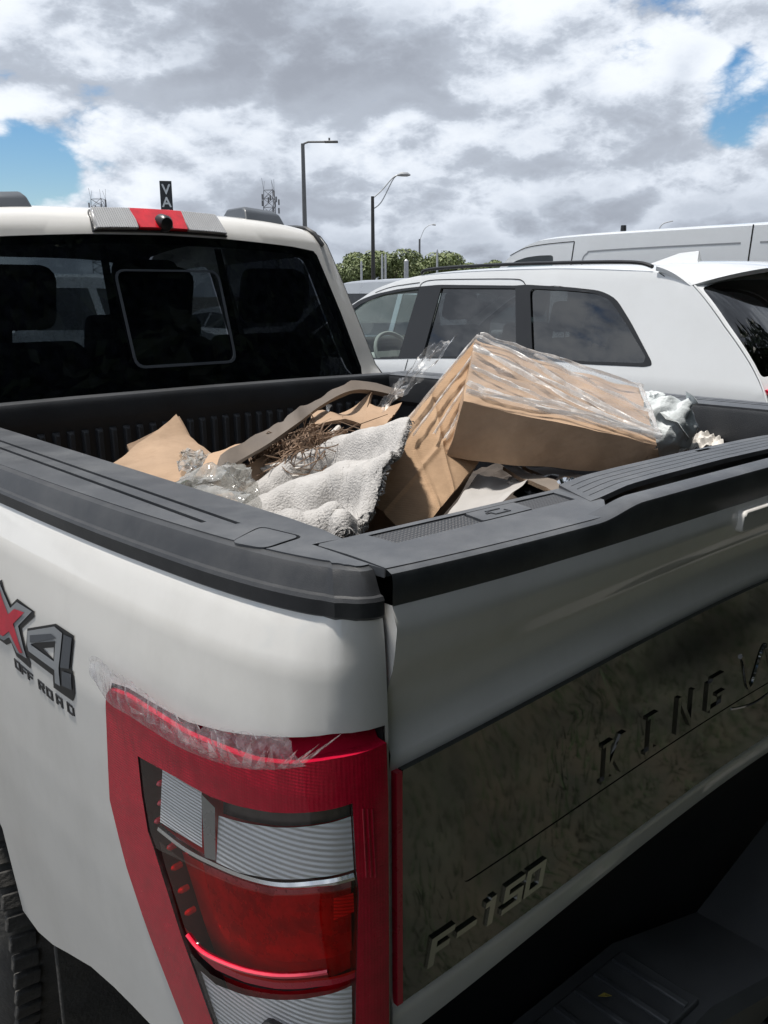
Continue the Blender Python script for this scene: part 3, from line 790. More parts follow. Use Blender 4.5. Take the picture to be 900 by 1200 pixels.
# ---- tail lamp
lens_win = [(0.3907, 1.155), (0.3878, 1.0993), (0.3805, 1.0492), (0.3689, 1.029), (0.346, 0.9783), (0.3229, 0.9235), (0.2994, 0.878), (0.2683, 0.808), (0.2263, 0.6795), (0.0509, 0.7637), (0.0467, 0.9603), (0.0422, 1.0861), (0.0447, 1.1162), (0.0473, 1.1984), (0.0869, 1.1884), (0.1383, 1.1756), (0.1925, 1.1657), (0.2358, 1.1603), (0.3043, 1.16)]
lamp = adopt(sheet('tail_lamp', lamp_out, lambda s, z: side(s, z, .006), 'red_reflex', holes=[lens_win], step=.012, flip=True, true_n=True))
_lp = []
def lp(o):
    o.parent = lamp; _lp.append(o); return o
lp(wall_strip('lamp_side', densify(lamp_out, .015), lambda s, z: side(s, z, .006), lambda s, z: side(s, z, -.012), 'red_plastic'))
# upper shoulder of the lamp, running back under the edge of the body
sh = [(a, b) for a, b in zip(densify(lamp_hole[1:11], .01, False), densify(lamp_out[1:11], .01, False))]
k_ = min(len(sh), 200)
def resample(pl, n):
    d = [0]
    for a, b in zip(pl, pl[1:]): d.append(d[-1] + math.hypot(b[0] - a[0], b[1] - a[1]))
    out = []
    for i in range(n):
        t = d[-1] * i / (n - 1); j = 0
        while j < len(d) - 2 and d[j + 1] < t: j += 1
        f = (t - d[j]) / max(1e-9, d[j + 1] - d[j]); out.append((pl[j][0] + (pl[j + 1][0] - pl[j][0]) * f, pl[j][1] + (pl[j + 1][1] - pl[j][1]) * f))
    return out
ra, rb = resample(lamp_hole[1:10], 40), resample(lamp_out[1:10], 40)
lp(mesh('lamp_shoulder', [side(s, z, -.026) for s, z in ra] + [side(s, z, -.010) for s, z in rb] + [side(s, z, .006) for s, z in rb],
        [(i, i + 1, 41 + i, 40 + i) for i in range(39)] + [(40 + i, 41 + i, 81 + i, 80 + i) for i in range(39)], 'red_plastic', sharp=60))
lp(sheet('lamp_back', lens_win, lambda s, z: side(s, z, -.030), 'red_inner', step=.02, flip=True))
lp(wall_strip('lamp_well', densify(lens_win, .012), lambda s, z: side(s, z, .006), lambda s, z: side(s, z, -.030), 'lens_dark'))
def opt(name, poly, h, m, st=.01, lean=0.0):
    zc = min(z for s, z in poly)
    return lp(sheet(name, poly, lambda s, z: side(s, z, h - lean * (z - zc)), m, step=st, flip=True, true_n=True))
opt('reflector', [(0.3479, 1.1582), (0.2655, 1.1509), (0.2659, 1.0758), (0.3569, 1.0713)], .0005, 'lens_optic', lean=.06)
opt('lens_divider', [(0.2588, 1.1524), (0.234, 1.144), (0.2387, 1.0702), (0.2603, 1.0652)], .0015, 'lens_divider')
opt('bulb_bay', [(0.2315, 1.1563), (0.1927, 1.1623), (0.1384, 1.1723), (0.087, 1.1853), (0.0483, 1.1943), (0.0477, 1.1743), (0.0875, 1.1641), (0.1394, 1.1494), (0.1944, 1.1373), (0.2335, 1.1306)], -.010, 'lens_dark')
opt('lens_ribbed', [(0.2334, 1.1317), (0.1943, 1.1384), (0.1394, 1.1505), (0.0875, 1.1652), (0.0476, 1.1754), (0.0457, 1.1109), (0.0892, 1.1016), (0.1424, 1.0855), (0.1989, 1.0717), (0.2389, 1.0677)], .001, 'lens_optic_coarse', lean=.06)
opt('bulb_bay_ribs', [(0.0793, 1.185), (0.0483, 1.1933), (0.0484, 1.186), (0.0972, 1.1722)], -.014, 'lens_optic')
lp(MB().tube([side(s, z, -.006) for s, z in crom([(0.3675, 1.0539), (0.3072, 1.052), (0.2447, 1.058), (0.1922, 1.0653), (0.1429, 1.0752), (0.0894, 1.0917), (0.0449, 1.101)], 8)], .0058, 8).build('chrome_band', 'chrome'))
opt('bulb_reflector', [(0.1661, 1.1599), (0.1383, 1.1745), (0.118, 1.1729), (0.1204, 1.1658), (0.1439, 1.1566), (0.1639, 1.153)], -.017, 'red_inner', .006)
opt('lower_reflector', [(0.3002, 0.8735), (0.2662, 0.8709), (0.208, 0.8884), (0.1531, 0.9104), (0.0943, 0.9373), (0.0498, 0.9549), (0.0518, 0.7772), (0.224, 0.6958)], .001, 'lens_optic_coarse', lean=.02)
opt('lower_bay', [(0.3105, 0.9026), (0.263, 0.8929), (0.206, 0.9063), (0.152, 0.9259), (0.0938, 0.9507), (0.0477, 0.9676), (0.0488, 0.9559), (0.0942, 0.9385), (0.153, 0.9117), (0.2078, 0.8898), (0.266, 0.8724), (0.3017, 0.8752)], -.018, 'lens_dark')
opt('red_band', [(0.326, 0.9283), (0.2938, 0.9148), (0.2605, 0.9128), (0.2043, 0.9238), (0.1509, 0.9412), (0.0933, 0.9652), (0.0435, 0.9785), (0.0436, 0.9679), (0.0937, 0.9531), (0.1518, 0.9284), (0.2056, 0.9104), (0.2624, 0.8973), (0.2958, 0.9005), (0.324, 0.9162)], -.002, 'red_plastic')
red_mid = [(0.361, 1.0417), (0.3086, 1.0402), (0.2456, 1.048), (0.1929, 1.0557), (0.1434, 1.0659), (0.0897, 1.0839), (0.0431, 1.093), (0.0435, 0.9785), (0.0933, 0.9652), (0.1509, 0.9412), (0.2043, 0.9238), (0.2605, 0.9128), (0.2938, 0.9148), (0.326, 0.9283)]
lp(sheet('red_lens', red_mid, lambda s, z: side(s, z, .002), 'red_cover', step=.02, flip=True))
mat('red_bowl', (0.52, 0.50, 0.50), rough=0.28, metal=0.45, var=0.45, vscale=28)
opt('red_reflector', [(0.2918, 1.0433), (0.2446, 1.0413), (0.1934, 1.0497), (0.1437, 1.0613), (0.0898, 1.0794), (0.047, 1.0882), (0.0474, 0.9934), (0.0928, 0.9795), (0.1498, 0.9576), (0.2027, 0.941), (0.2495, 0.9344), (0.2738, 0.9584)], -.016, 'red_bowl', lean=.0)
opt('red_fluted_block', [(0.0693, 1.0781), (0.0471, 1.0827), (0.0465, 1.0581), (0.0699, 1.0491)], .0005, 'lens_optic')
upper_clear = [(0.3907, 1.155), (0.3878, 1.0993), (0.3805, 1.0492), (0.3689, 1.029), (0.3086, 1.0402), (0.2456, 1.048), (0.1929, 1.0557), (0.1434, 1.0659), (0.0897, 1.0839), (0.0431, 1.093), (0.0447, 1.1162), (0.0473, 1.1984), (0.0869, 1.1884), (0.1383, 1.1756), (0.1925, 1.1657), (0.2358, 1.1603), (0.3043, 1.16)]
lp(sheet('clear_lens', upper_clear, lambda s, z: side(s, z, .0045), 'lens_cover', step=.02, flip=True))
lower_clear = [(0.3105, 0.9026), (0.263, 0.8929), (0.206, 0.9063), (0.152, 0.9259), (0.0938, 0.9507), (0.0477, 0.9676), (0.0509, 0.7637), (0.2263, 0.6795), (0.2683, 0.808)]
lp(sheet('clear_lens', lower_clear, lambda s, z: side(s, z, .0045), 'lens_cover', step=.02, flip=True))
led_me = None
for s, z in [(0.3587, 1.1504), (0.3601, 1.1231), (0.3618, 1.0941), (0.3745, 1.0621), (0.3478, 1.0352), (0.3415, 1.0078), (0.3301, 0.9787), (0.3188, 0.9508)]:
    mb = MB()
    p = Vector(side(s, z, -.004)); nrm = (Vector(side(s, z, 1)) - Vector(side(s, z, 0))).normalized()
    mb.tube([p - nrm * .012, p - nrm * .002, p + nrm * .001, p + nrm * .003], [.0042, .0042, .0034, .0012], 8)
    lp(mb.build('led', 'red_led'))
arcp = [(0.3109, 0.9262), (0.2879, 0.9182), (0.2578, 0.9207), (0.2033, 0.9344), (0.1501, 0.9526), (0.1038, 0.972), (0.0774, 0.9821)]
lp(MB().tube([side(s, z, .0035) for s, z in crom(arcp, 4)], .0030, 6).build('reflection_arc', 'red_led'))  # lighter red tube standing in for the bright reflection inside the lens
for k in range(3):
    x = 424 + 0
    pts = ([(0.0368, 1.1902), (0.0354, 1.1464), (0.0339, 1.1038)], [(0.0318, 1.1889), (0.0303, 1.145), (0.0287, 1.1022)], [(0.0267, 1.1875), (0.0251, 1.1434), (0.0234, 1.1004)])[k]
    lp(MB().tube([side(s, z, .0065) for s, z in pts], .0012, 5).build('lamp_flute', 'red_plastic'))
rl = adopt(mirrored(lamp, 'tail_lamp'))
for o in list(_lp):
    c = mirrored(o, o.name.split('.')[0]); c.parent = rl
# fine cross-hatched relief in the red reflex band
for nm, sc in (('red_reflex', 260),):
    nt = MATS[nm].node_tree; v_ = nt.nodes.new('ShaderNodeTexVoronoi'); v_.inputs['Scale'].default_value = sc; v_.inputs['Randomness'].default_value = 0.05
    tcn = nt.nodes.new('ShaderNodeTexCoord'); nt.links.new(tcn.outputs['Object'], v_.inputs['Vector'])
    b_ = nt.nodes.new('ShaderNodeBump'); b_.inputs['Strength'].default_value = .25; b_.inputs['Distance'].default_value = .003
    nt.links.new(v_.outputs['Distance'], b_.inputs['Height']); nt.links.new(b_.outputs[0], nt.nodes['Principled BSDF'].inputs['Normal'])

# ---- clear tape over the top of the lamp (a thing stuck on the truck)
up_ = crom([(0.5011, 1.2664), (0.4704, 1.268), (0.4173, 1.2636), (0.3561, 1.2582), (0.2914, 1.25), (0.2196, 1.2576), (0.1646, 1.2675), (0.1119, 1.2761)], 8)
lo_ = crom([(0.4855, 1.2248), (0.4512, 1.2092), (0.4012, 1.2092), (0.3447, 1.2077), (0.2827, 1.207), (0.2161, 1.2126), (0.1578, 1.2229), (0.0941, 1.2427)], 8)
up_, lo_ = resample(up_, 90), resample(lo_, 90)
rt = random.Random(5)
tvv, tff = [], []
NJ = 12
for i in range(90):
    for j in range(NJ + 1):
        t = j / NJ
        jag = (fnoise((i * .33, 0, 0), 1.0, 2) * .5 + fnoise((i * .9, 3, 0), 1.0, 4) * .35) * .35
        tt = max(0, t + (jag * (1 - t)))
        s = up_[i][0] * (1 - tt) + lo_[i][0] * tt; z = up_[i][1] * (1 - tt) + lo_[i][1] * tt
        wr = abs(fnoise((i * .42, t * .7, 0), 1.0, 1)) * .013 + abs(fnoise((i * 1.1, t * 2, 0), 1.0, 3)) * .005
        tvv.append(side(s, z, .0085 + wr * math.sin(math.pi * min(1, max(0.12, t))) + (.003 if t < .1 else 0)))
for i in range(89):
    for j in range(NJ):
        tff.append((i * (NJ + 1) + j, (i + 1) * (NJ + 1) + j, (i + 1) * (NJ + 1) + j + 1, i * (NJ + 1) + j + 1))
tape = mesh('clear_tape', tvv, tff, 'clear_film', sharp=20)
tag(tape, 'crumpled clear plastic tape along the top edge of the left tail lamp', 'tape')
sp = MB()
for k, tri in enumerate([
    [(0.2827, 1.2136), (0.266, 1.2181), (0.2646, 1.2477)],
    [(0.2644, 1.2133), (0.2484, 1.2176), (0.2408, 1.2468)],
    [(0.2483, 1.2123), (0.2297, 1.2175), (0.2346, 1.2487)],
    [(0.2312, 1.2138), (0.2132, 1.2188), (0.2078, 1.2529)],
    [(0.2118, 1.2162), (0.1974, 1.2199), (0.1855, 1.2617)],
    [(0.196, 1.2182), (0.1771, 1.2232), (0.1787, 1.2524)],
    [(0.1771, 1.2212), (0.1616, 1.2248), (0.1545, 1.2622)],
    [(0.1604, 1.2231), (0.1433, 1.227), (0.133, 1.2607)],
    [(0.1445, 1.2277), (0.1305, 1.2304), (0.1217, 1.2712)],
    [(0.1293, 1.2327), (0.1182, 1.2343), (0.0961, 1.2709)],
    [(0.115, 1.239), (0.1065, 1.2397), (0.076, 1.2816)],
    [(0.1058, 1.2428), (0.0987, 1.243), (0.0564, 1.2894)],
    [(0.3201, 1.214), (0.2983, 1.2203), (0.3019, 1.2444)],
    [(0.3486, 1.2155), (0.3257, 1.2221), (0.3331, 1.2409)],
    [(0.3845, 1.2159), (0.3603, 1.2229), (0.3681, 1.2397)]]):
    (s0, z0), (s1, z1), (s2, z2) = tri
    A, B, T_ = side(s0, z0, .009), side(s1, z1, .009), side(s2, z2, .020 + .012 * rt.random())
    m_ = side((s0 + s1) / 2 * .5 + s2 * .5, (z0 + z1) / 4 + z2 / 2, .024)
    sp.add([A, B, T_, m_], [(0, 1, 3), (1, 2, 3), (0, 3, 2)])
fr = sp.build('tape_fringe', 'clear_film', tape, smooth=False); fr['kind'] = 'stuff'

# ---- badges on the bed side (drawn on the panel; a, b are the badge's own skewed axes)
b00, b10, b01 = (0.7924, 1.2159), (0.5922, 1.271), (0.8251, 1.0895)
def badge_pt(a, b, h=0.0):
    ta, tb = (a - 100) / 400.0, (b - 500) / 500.0
    s = b00[0] + (b10[0] - b00[0]) * ta + (b01[0] - b00[0]) * tb
    z = b00[1] + (b10[1] - b00[1]) * ta + (b01[1] - b00[1]) * tb
    return side(s, z, h)
def badge(name, layers):
    for i, (poly, m, hole) in enumerate(layers):
        adopt(sheet(name, poly, lambda a, b, i=i: badge_pt(a, b, .0012 * (i + 1)), m, holes=[hole] if hole else [], step=40))
badge('badge_cross', [
    ([(5, 215), (72, 322), (120, 283), (268, 378), (266, 412), (172, 490), (262, 735), (262, 772), (140, 690), (92, 592), (50, 612), (-20, 575), (-130, 540), (-70, 430), (-150, 190), (-30, 140)], 'badge_black', None),
    ([(2, 232), (72, 345), (124, 305), (252, 374), (150, 472), (236, 698), (150, 662), (82, 552), (30, 578), (-110, 520), (-58, 425), (-130, 195), (-40, 160)], 'badge_grey', None),
    ([(0, 272), (62, 388), (112, 350), (196, 378), (112, 455), (206, 660), (180, 662), (82, 508), (28, 545), (-70, 500), (-25, 420), (-95, 230), (-30, 205)], 'badge_red', None)])
hole4 = [(352, 622), (432, 614), (437, 690)]
badge('badge_four', [
    ([(222, 490), (430, 460), (560, 538), (563, 750), (580, 765), (600, 905), (587, 960), (447, 886), (440, 802), (245, 688), (224, 640)], 'badge_black', hole4),
    ([(230, 506), (426, 477), (484, 520), (484, 742), (500, 868), (462, 850), (456, 762), (252, 645), (236, 600)], 'badge_grey', [(262, 598), (300, 586), (444, 572), (448, 705)]),
    ([(256, 534), (412, 522), (452, 552), (330, 578), (262, 584)], 'badge_mid', None)])
adopt(sheet('badge_four', [(494, 528), (550, 550), (553, 748), (494, 742)], lambda a, b: badge_pt(a, b, .0024), 'badge_mid', step=40))
adopt(sheet('badge_four', [(508, 764), (572, 780), (582, 885), (512, 862)], lambda a, b: badge_pt(a, b, .0024), 'badge_mid', step=40))
lt = MB()
for ch, (ca, cb) in zip('OFFROAD', [(146, 757), (203, 797), (259, 832), (350, 890), (414, 933), (489, 975), (571, 1019)]):
    for poly in glyph_polys(ch):
        relief(lt, [(ca + (a - .5) * 50 - (b - .5) * 10, cb + (a - .5) * 32 - (b - .5) * 68) for a, b in poly], lambda a, b, h: badge_pt(a, b, h), 0, .0012)
adopt(lt.build('badge_lettering', 'badge_black', smooth=False))

# ---------------------------------------------------------------- vehicle shells
class Shell:
    """a lengthwise profile (y, z) carried across the width: rounded towards the flanks"""
    def __init__(s, prof, wtab, drops, xc=0.0, p=4.0, n=8):
        s.pts = [Vector((a[0], a[1])) for a in crom(prof, n)]
        s.b = [0.0]
        for a, c in zip(s.pts, s.pts[1:]): s.b.append(s.b[-1] + (c - a).length)
        s.L = s.b[-1]; s.w = wtab; s.xc = xc; s.p = p
        s.key = [s.b[min(i * n, len(s.b) - 1)] for i in range(len(prof))]
        s.drop = [(s.key[i], d) for i, d in drops]
    def prof(s, b):
        b = min(max(b, 0), s.L); lo, hi = 0, len(s.b) - 1
        while hi - lo > 1:
            m = (lo + hi) // 2
            if s.b[m] <= b: lo = m
            else: hi = m
        t = (b - s.b[lo]) / max(1e-9, s.b[hi] - s.b[lo])
        p = s.pts[lo].lerp(s.pts[hi], t)
        d = (s.pts[min(hi + 1, len(s.pts) - 1)] - s.pts[max(lo - 1, 0)]).normalized()
        return p, Vector((-d.y, d.x))
    def hw(s, z): return _tab(s.w, z)
    def at(s, a, b, h=0.0):       # a in -1..1, b along the profile
        p, n_ = s.prof(b); k = h - _tab(s.drop, b) * abs(a) ** s.p
        q = p + n_ * k
        return (s.xc + a * s.hw(p.y), q.x, q.y)
    def b_of_z(s, z, lo, hi):
        for _ in range(40):
            m = (lo + hi) / 2
            if s.prof(m)[0].y < z: lo = m
            else: hi = m
        return lo
    def edge(s, n=90):
        return [(s.at(1, s.L * i / n)[1], s.at(1, s.L * i / n)[2]) for i in range(n + 1)]

def make_wheel(parent, x, y, r, w, sgn, tread=False):
    """wheel with its outer face towards sgn * X"""
    hub = adopt(MB().tube([(x, y, r), (x - sgn * w * .9, y, r)], r * .30, 20).build('wheel', 'dark_trim'), parent)
    sec = [(0, .60), (.012, .66), (.02, .74), (.012, .88), (-.008, .95), (-.03, .985), (-w / 2, .995), (-w + .03, .985), (-w + .008, .95), (-w - .012, .88), (-w, .62)]
    N_ = 48; v, f = [], []
    for i in range(N_):
        a = 2 * math.pi * i / N_
        for d, q in sec: v.append((x + sgn * d, y + math.cos(a) * r * q, r + math.sin(a) * r * q))
    m = len(sec)
    for i in range(N_):
        for k in range(m - 1): f.append((i * m + k, ((i + 1) % N_) * m + k, ((i + 1) % N_) * m + k + 1, i * m + k + 1))
    ty = mesh('tyre', v, f, 'rubber', sharp=50); ty.parent = hub
    rim = MB()
    ring = []
    for i in range(36):
        a = 2 * math.pi * i / 36; c_, s_ = math.cos(a), math.sin(a)
        ring += [(x + sgn * .004, y + c_ * r * .64, r + s_ * r * .64), (x - sgn * .004, y + c_ * r * .60, r + s_ * r * .60), (x - sgn * .06, y + c_ * r * .56, r + s_ * r * .56)]
    rim.add(ring, [(i * 3 + k, ((i + 1) % 36) * 3 + k, ((i + 1) % 36) * 3 + k + 1, i * 3 + k + 1) for i in range(36) for k in range(2)])
    for i in range(6):
        a = 2 * math.pi * i / 6; d = Vector((0, math.cos(a), math.sin(a))); e_ = Vector((0, -math.sin(a), math.cos(a)))
        c0 = Vector((x - sgn * .02, y, r)) + d * r * .10; c1 = Vector((x - sgn * .012, y, r)) + d * r * .60
        X_ = Vector((sgn, 0, 0))
        q = [c0 + e_ * r * .11, c0 - e_ * r * .11, c1 - e_ * r * .075, c1 + e_ * r * .075]
        rim.add(q + [k - X_ * .03 for k in q], [(0, 1, 2, 3), (0, 4, 5, 1), (1, 5, 6, 2), (2, 6, 7, 3), (3, 7, 4, 0)])
    rim.tube([(x - sgn * .03, y, r), (x - sgn * .005, y, r)], r * .14, 16)
    rm = rim.build('rim', 'alloy'); rm.parent = hub
    if tread:
        t0 = {}
        for i in range(60):
            a = 2 * math.pi * i / 60
            for row, (off, ww, lag) in enumerate(((-.028, .052, 0), (-w * .5, .062, .5), (-w + .032, .052, .2))):
                if row not in t0:
                    t0[row] = MB().box((0, 0, 0), (ww, r * .075, .016)).build('tread_block', 'rubber', bevel=.003); o = t0[row]
                else:
                    o = t0[row].copy(); COL.objects.link(o)
                aa = a + lag * 2 * math.pi / 60
                o.parent = hub
                o.matrix_local = Matrix.Translation((x + sgn * off, y + math.cos(aa) * r * .992, r + math.sin(aa) * r * .992)) @ Matrix.Rotation(aa - math.pi / 2, 4, 'X') @ Matrix.Rotation(.22 * (row - 1) + .1, 4, 'Z')
    return hub

def make_seat(parent, x, y, z, w=.46, m='seat_cloth', back=.62):
    o = MB(); tilt = Matrix.Rotation(R(-16), 3, 'X')      # leans to the rear (-Y)
    tilt = Matrix.Rotation(R(14), 3, 'X')
    o.box((x, y + .22, z), (w, .50, .16)); o.box((x, y - .07, z + back / 2 + .04), (w, .13, back), tilt)
    s_ = adopt(o.build('seat', m, bevel=.04, seg=3), parent)
    hd = MB(); hd.box((x, y - .17, z + back + .17), (w * .56, .10, .19), tilt)
    h_ = hd.build('headrest', m, bevel=.04, seg=3); h_.parent = s_
    return s_
def steering(parent, x, y, z):
    o = MB(); c = Vector((x, y, z)); ax = Matrix.Rotation(R(62), 3, 'X')
    o.tube([c + ax @ Vector((math.cos(a) * .18, math.sin(a) * .18, 0)) for a in [2 * math.pi * k / 32 for k in range(33)]], .016, 8)
    o.box(c, (.34, .05, .03), ax); o.tube([c, c + Vector((0, .35, -.15))], .03, 8)
    return adopt(o.build('steering_wheel', 'interior_light'), parent)

# ---- cab of the truck
cab_prof = [(1.90, .45), (1.865, .70), (1.845, 1.10), (1.850, 1.40), (1.875, 1.52), (1.93, 1.72), (1.985, 1.905), (2.005, 1.945), (2.05, 1.985), (2.14, 2.003), (2.45, 2.016), (2.9, 2.012), (3.25, 1.985), (3.48, 1.935), (3.95, 1.62), (4.22, 1.42), (4.36, 1.375), (4.9, 1.36), (5.5, 1.30), (5.72, 1.22), (5.80, 1.0), (5.82, .6), (5.75, .45)]
cab_w = [(.45, .95), (1.0, .985), (1.25, .965), (1.38, .90), (1.46, .815), (1.70, .745), (1.90, .685), (2.03, .65)]
cab = Shell(cab_prof, cab_w, [(0, .06), (4, .045), (6, .040), (8, .040), (12, .035), (14, .10), (16, .06), (18, .10), (22, .16)], p=4)
kb = cab.key
def rear(x, z, h=0.0):
    b = cab.b_of_z(z, 0, kb[9]); return cab.at(x / cab.hw(z), b, h)
gl_out = [(-.728, 1.43), (.728, 1.43), (.722, 1.48), (.672, 1.68), (.612, 1.880), (.598, 1.8935), (.50, 1.902), (.25, 1.914), (0, 1.919), (-.25, 1.914), (-.50, 1.902), (-.598, 1.8935), (-.612, 1.880), (-.672, 1.68), (-.722, 1.48)]
def to_ab(poly): return [(x / cab.hw(z), cab.b_of_z(z, 0, kb[9])) for x, z in poly]
ws = [(-.90, kb[13] + .04), (.90, kb[13] + .04), (.90, kb[15] - .02), (-.90, kb[15] - .02)]
body = adopt(sheet('cab', [(-1, 0), (1, 0), (1, cab.L), (-1, cab.L)], cab.at, 'white_paint', holes=[to_ab(gl_out), rounded(ws, .08)], step=.05, flip=True, true_n=True))
rg = adopt(sheet('rear_window', to_ab([(x * 1.004, z) for x, z in gl_out]), lambda a, b: cab.at(a, b, -.004), 'rear_glass', step=.06, flip=True))
adopt(sheet('windscreen', rounded(ws, .08), lambda a, b: cab.at(a, b, -.004), 'front_glass', step=.08, flip=True))
# black printed border of the rear window, and its frame lines
def ringmesh(name, polyo, polyi, h, m, parent=None):
    o = sheet(name, polyo, lambda x, z: rear(x, z, h), m, holes=[polyi], step=.03, thick=.003)
    return adopt(o)
gi = [(-.690, 1.452), (.690, 1.452), (.648, 1.64), (.586, 1.868), (.50, 1.880), (.25, 1.890), (0, 1.894), (-.25, 1.890), (-.50, 1.880), (-.586, 1.868), (-.648, 1.64)]
ringmesh('rear_window_border', [(x * .996, z) for x, z in gl_out], rounded(gi, .03), -.010, 'dark_trim')
sl_o = rounded([(-.182, 1.517), (.178, 1.517), (.172, 1.812), (-.192, 1.812)], .035)
sl_i = rounded([(-.174, 1.5255), (.170, 1.5255), (.164, 1.806), (-.184, 1.806)], .030)
ringmesh('sliding_pane_frame', sl_o, sl_i, .0035, 'badge_mid')
for x0 in (-.215, .205):
    ringmesh('pane_joint', [(x0 - .012, 1.46), (x0 + .012, 1.46), (x0 * .95 + .012, 1.885), (x0 * .95 - .012, 1.885)], [(x0 - .002, 1.5), (x0 + .002, 1.5), (x0, 1.51)], -.012, 'dark_trim')
# high brake lamp
def chm(poly, h0, h1, name, m, bev=.003):
    mb = MB(); relief(mb, poly, lambda a, b, h: rear(a, b, h), h0, h1); return adopt(mb.build(name, m, bevel=bev))
def strip_poly(x0, x1, z0, z1, n=6, tap0=0, tap1=0):
    zf = lambda x: -.10 * x * x
    lo = [(x0 + (x1 - x0) * k / n, z0 + zf(x0 + (x1 - x0) * k / n)) for k in range(n + 1)]
    hi = [((x0 - tap0) + (x1 + tap1 - x0 + tap0) * k / n, z1 + zf((x0 - tap0) + (x1 + tap1 - x0 + tap0) * k / n)) for k in range(n + 1)]
    return lo + hi[::-1]
mat('cargo_lens', (0.52, 0.515, 0.51), rough=0.15, metal=0.1, coat=1.0, var=0.06, vscale=30)
add_wave(MATS['cargo_lens'], 'X', 42, 0.7, 0.004)
brake = chm(strip_poly(-.232, .232, 1.925, 1.986, 12, -.012, -.012), 0, .010, 'high_brake_lamp', 'dark_trim')
for q, m_, nm in (((-.226, -.087), 'cargo_lens', 'cargo_lens'), ((.087, .226), 'cargo_lens', 'cargo_lens')):
    o = chm(strip_poly(q[0], q[1], 1.929, 1.983, 6, -.010 if q[0] < 0 else .014, .014 if q[0] < 0 else -.010), .006, .022, nm, m_, .004); o.parent = brake; o.matrix_parent_inverse = Matrix.Identity(4)
o = chm(strip_poly(-.083, .083, 1.930, 1.983, 6, .012, .012), .006, .022, 'red_lens', 'red_inner', .004); o.parent = brake; o.matrix_parent_inverse = Matrix.Identity(4)
cb_ = MB(); c0 = Vector(rear(.005, 1.942, .02)); cb_.tube([c0 + Vector((0, .02, .004)), c0 + Vector((0, -.008, -.002)), c0 + Vector((0, -.018, -.004)), c0 + Vector((0, -.021, -.004))], [.026, .026, .020, .010], 16)
o = cb_.build('camera_pod', 'dark_trim'); o.parent = brake; o.matrix_parent_inverse = Matrix.Identity(4)
# roof ditch mouldings and rack mounts
for sg in (-1, 1):
    mb = MB(); pth = [cab.at(sg * .955, kb[6] + .012 + (kb[13] - kb[6]) * t, .003) for t in [k / 24 for k in range(25)]]
    mb.tube(pth, .011, 6); adopt(mb.build('roof_moulding', 'dark_trim'))
    rm_ = MB(); v0 = []
    for (yy, zz, hw_) in ((2.08, 1.985, .085), (2.10, 2.022, .075), (2.125, 2.036, .066), (2.24, 2.036, .060), (2.27, 2.0, .07)):
        v0.append([(sg * (.45 - hw_), yy, zz), (sg * (.45 + hw_), yy, zz - .010)])
    vv = [p for a in v0 for p in a] + [(sg * .365, 2.18, 1.985), (sg * .535, 2.18, 1.975)]
    rm_.add(vv, [(i * 2, i * 2 + 1, i * 2 + 3, i * 2 + 2) for i in range(4)] + [(0, 2, 4, 6, 8), (1, 9, 7, 5, 3)])
    adopt(rm_.build('roof_rack_mount', 'badge_mid', bevel=.008))
# flanks of the cab with door windows
edge = cab.edge(120)
cab_arch = [(4.86 + .47 * math.cos(a), .42 + .47 * math.sin(a)) for a in [math.pi * k / 14 for k in range(15)]]
flank = edge + [(5.6, .42)] + [p for p in cab_arch if p[1] > .42] + [(4.36, .40), (1.92, .40)]
win_r = rounded([(2.10, 1.40), (2.78, 1.38), (2.78, 1.86), (2.20, 1.875)], .05)
win_f = rounded([(2.92, 1.375), (3.98, 1.34), (3.86, 1.50), (3.42, 1.84), (2.92, 1.86)], .05)
for sg in (-1, 1):
    sf = lambda y, z, sg=sg: (sg * cab.hw(z), y, z)
    adopt(sheet('cab_flank', flank, sf, 'white_paint', holes=[win_r, win_f], step=.09, flip=(sg > 0) is False, sharp=60))
    adopt(sheet('side_window', win_r, lambda y, z, sg=sg: (sg * (cab.hw(z) - .006), y, z), 'privacy_glass', step=.1))
    adopt(sheet('side_window', win_f, lambda y, z, sg=sg: (sg * (cab.hw(z) - .006), y, z), 'truck_glass', step=.1))
    adopt(sheet('door_lining', [(1.95, .6), (4.2, .6), (4.2, 1.33), (1.95, 1.36)], lambda y, z, sg=sg: (sg * (cab.hw(z) - .05), y, z), 'dark_trim', step=.2))
adopt(sheet('headliner', [(-.95, kb[6]), (.95, kb[6]), (.95, kb[13]), (-.95, kb[13])], lambda a, b: cab.at(a, b, -.035), 'seat_cloth', step=.15))
adopt(MB().box((0, 3.0, .62), (1.8, 2.2, .04)).build('cab_floor', 'seat_cloth'))
adopt(MB().box((0, 4.0, 1.18), (1.6, .45, .30)).build('dashboard', 'dark_trim', bevel=.05))
adopt(MB().box((0, 1.93, 1.10), (1.7, .03, .66)).build('rear_cab_lining', 'seat_cloth'))
for x in (-.46, 0, .46): make_seat(truck, x, 2.24, .98, .45, back=.58)
for x in (-.42, .42): make_seat(truck, x, 3.15, .96, .52, back=.66)
for (x, sg) in ((-.955, -1), (.955, 1)):
    make_wheel(truck, x * 1.02, 1.39, .425, .27, sg, tread=(sg < 0))
    make_wheel(truck, x, 4.86, .415, .27, sg)

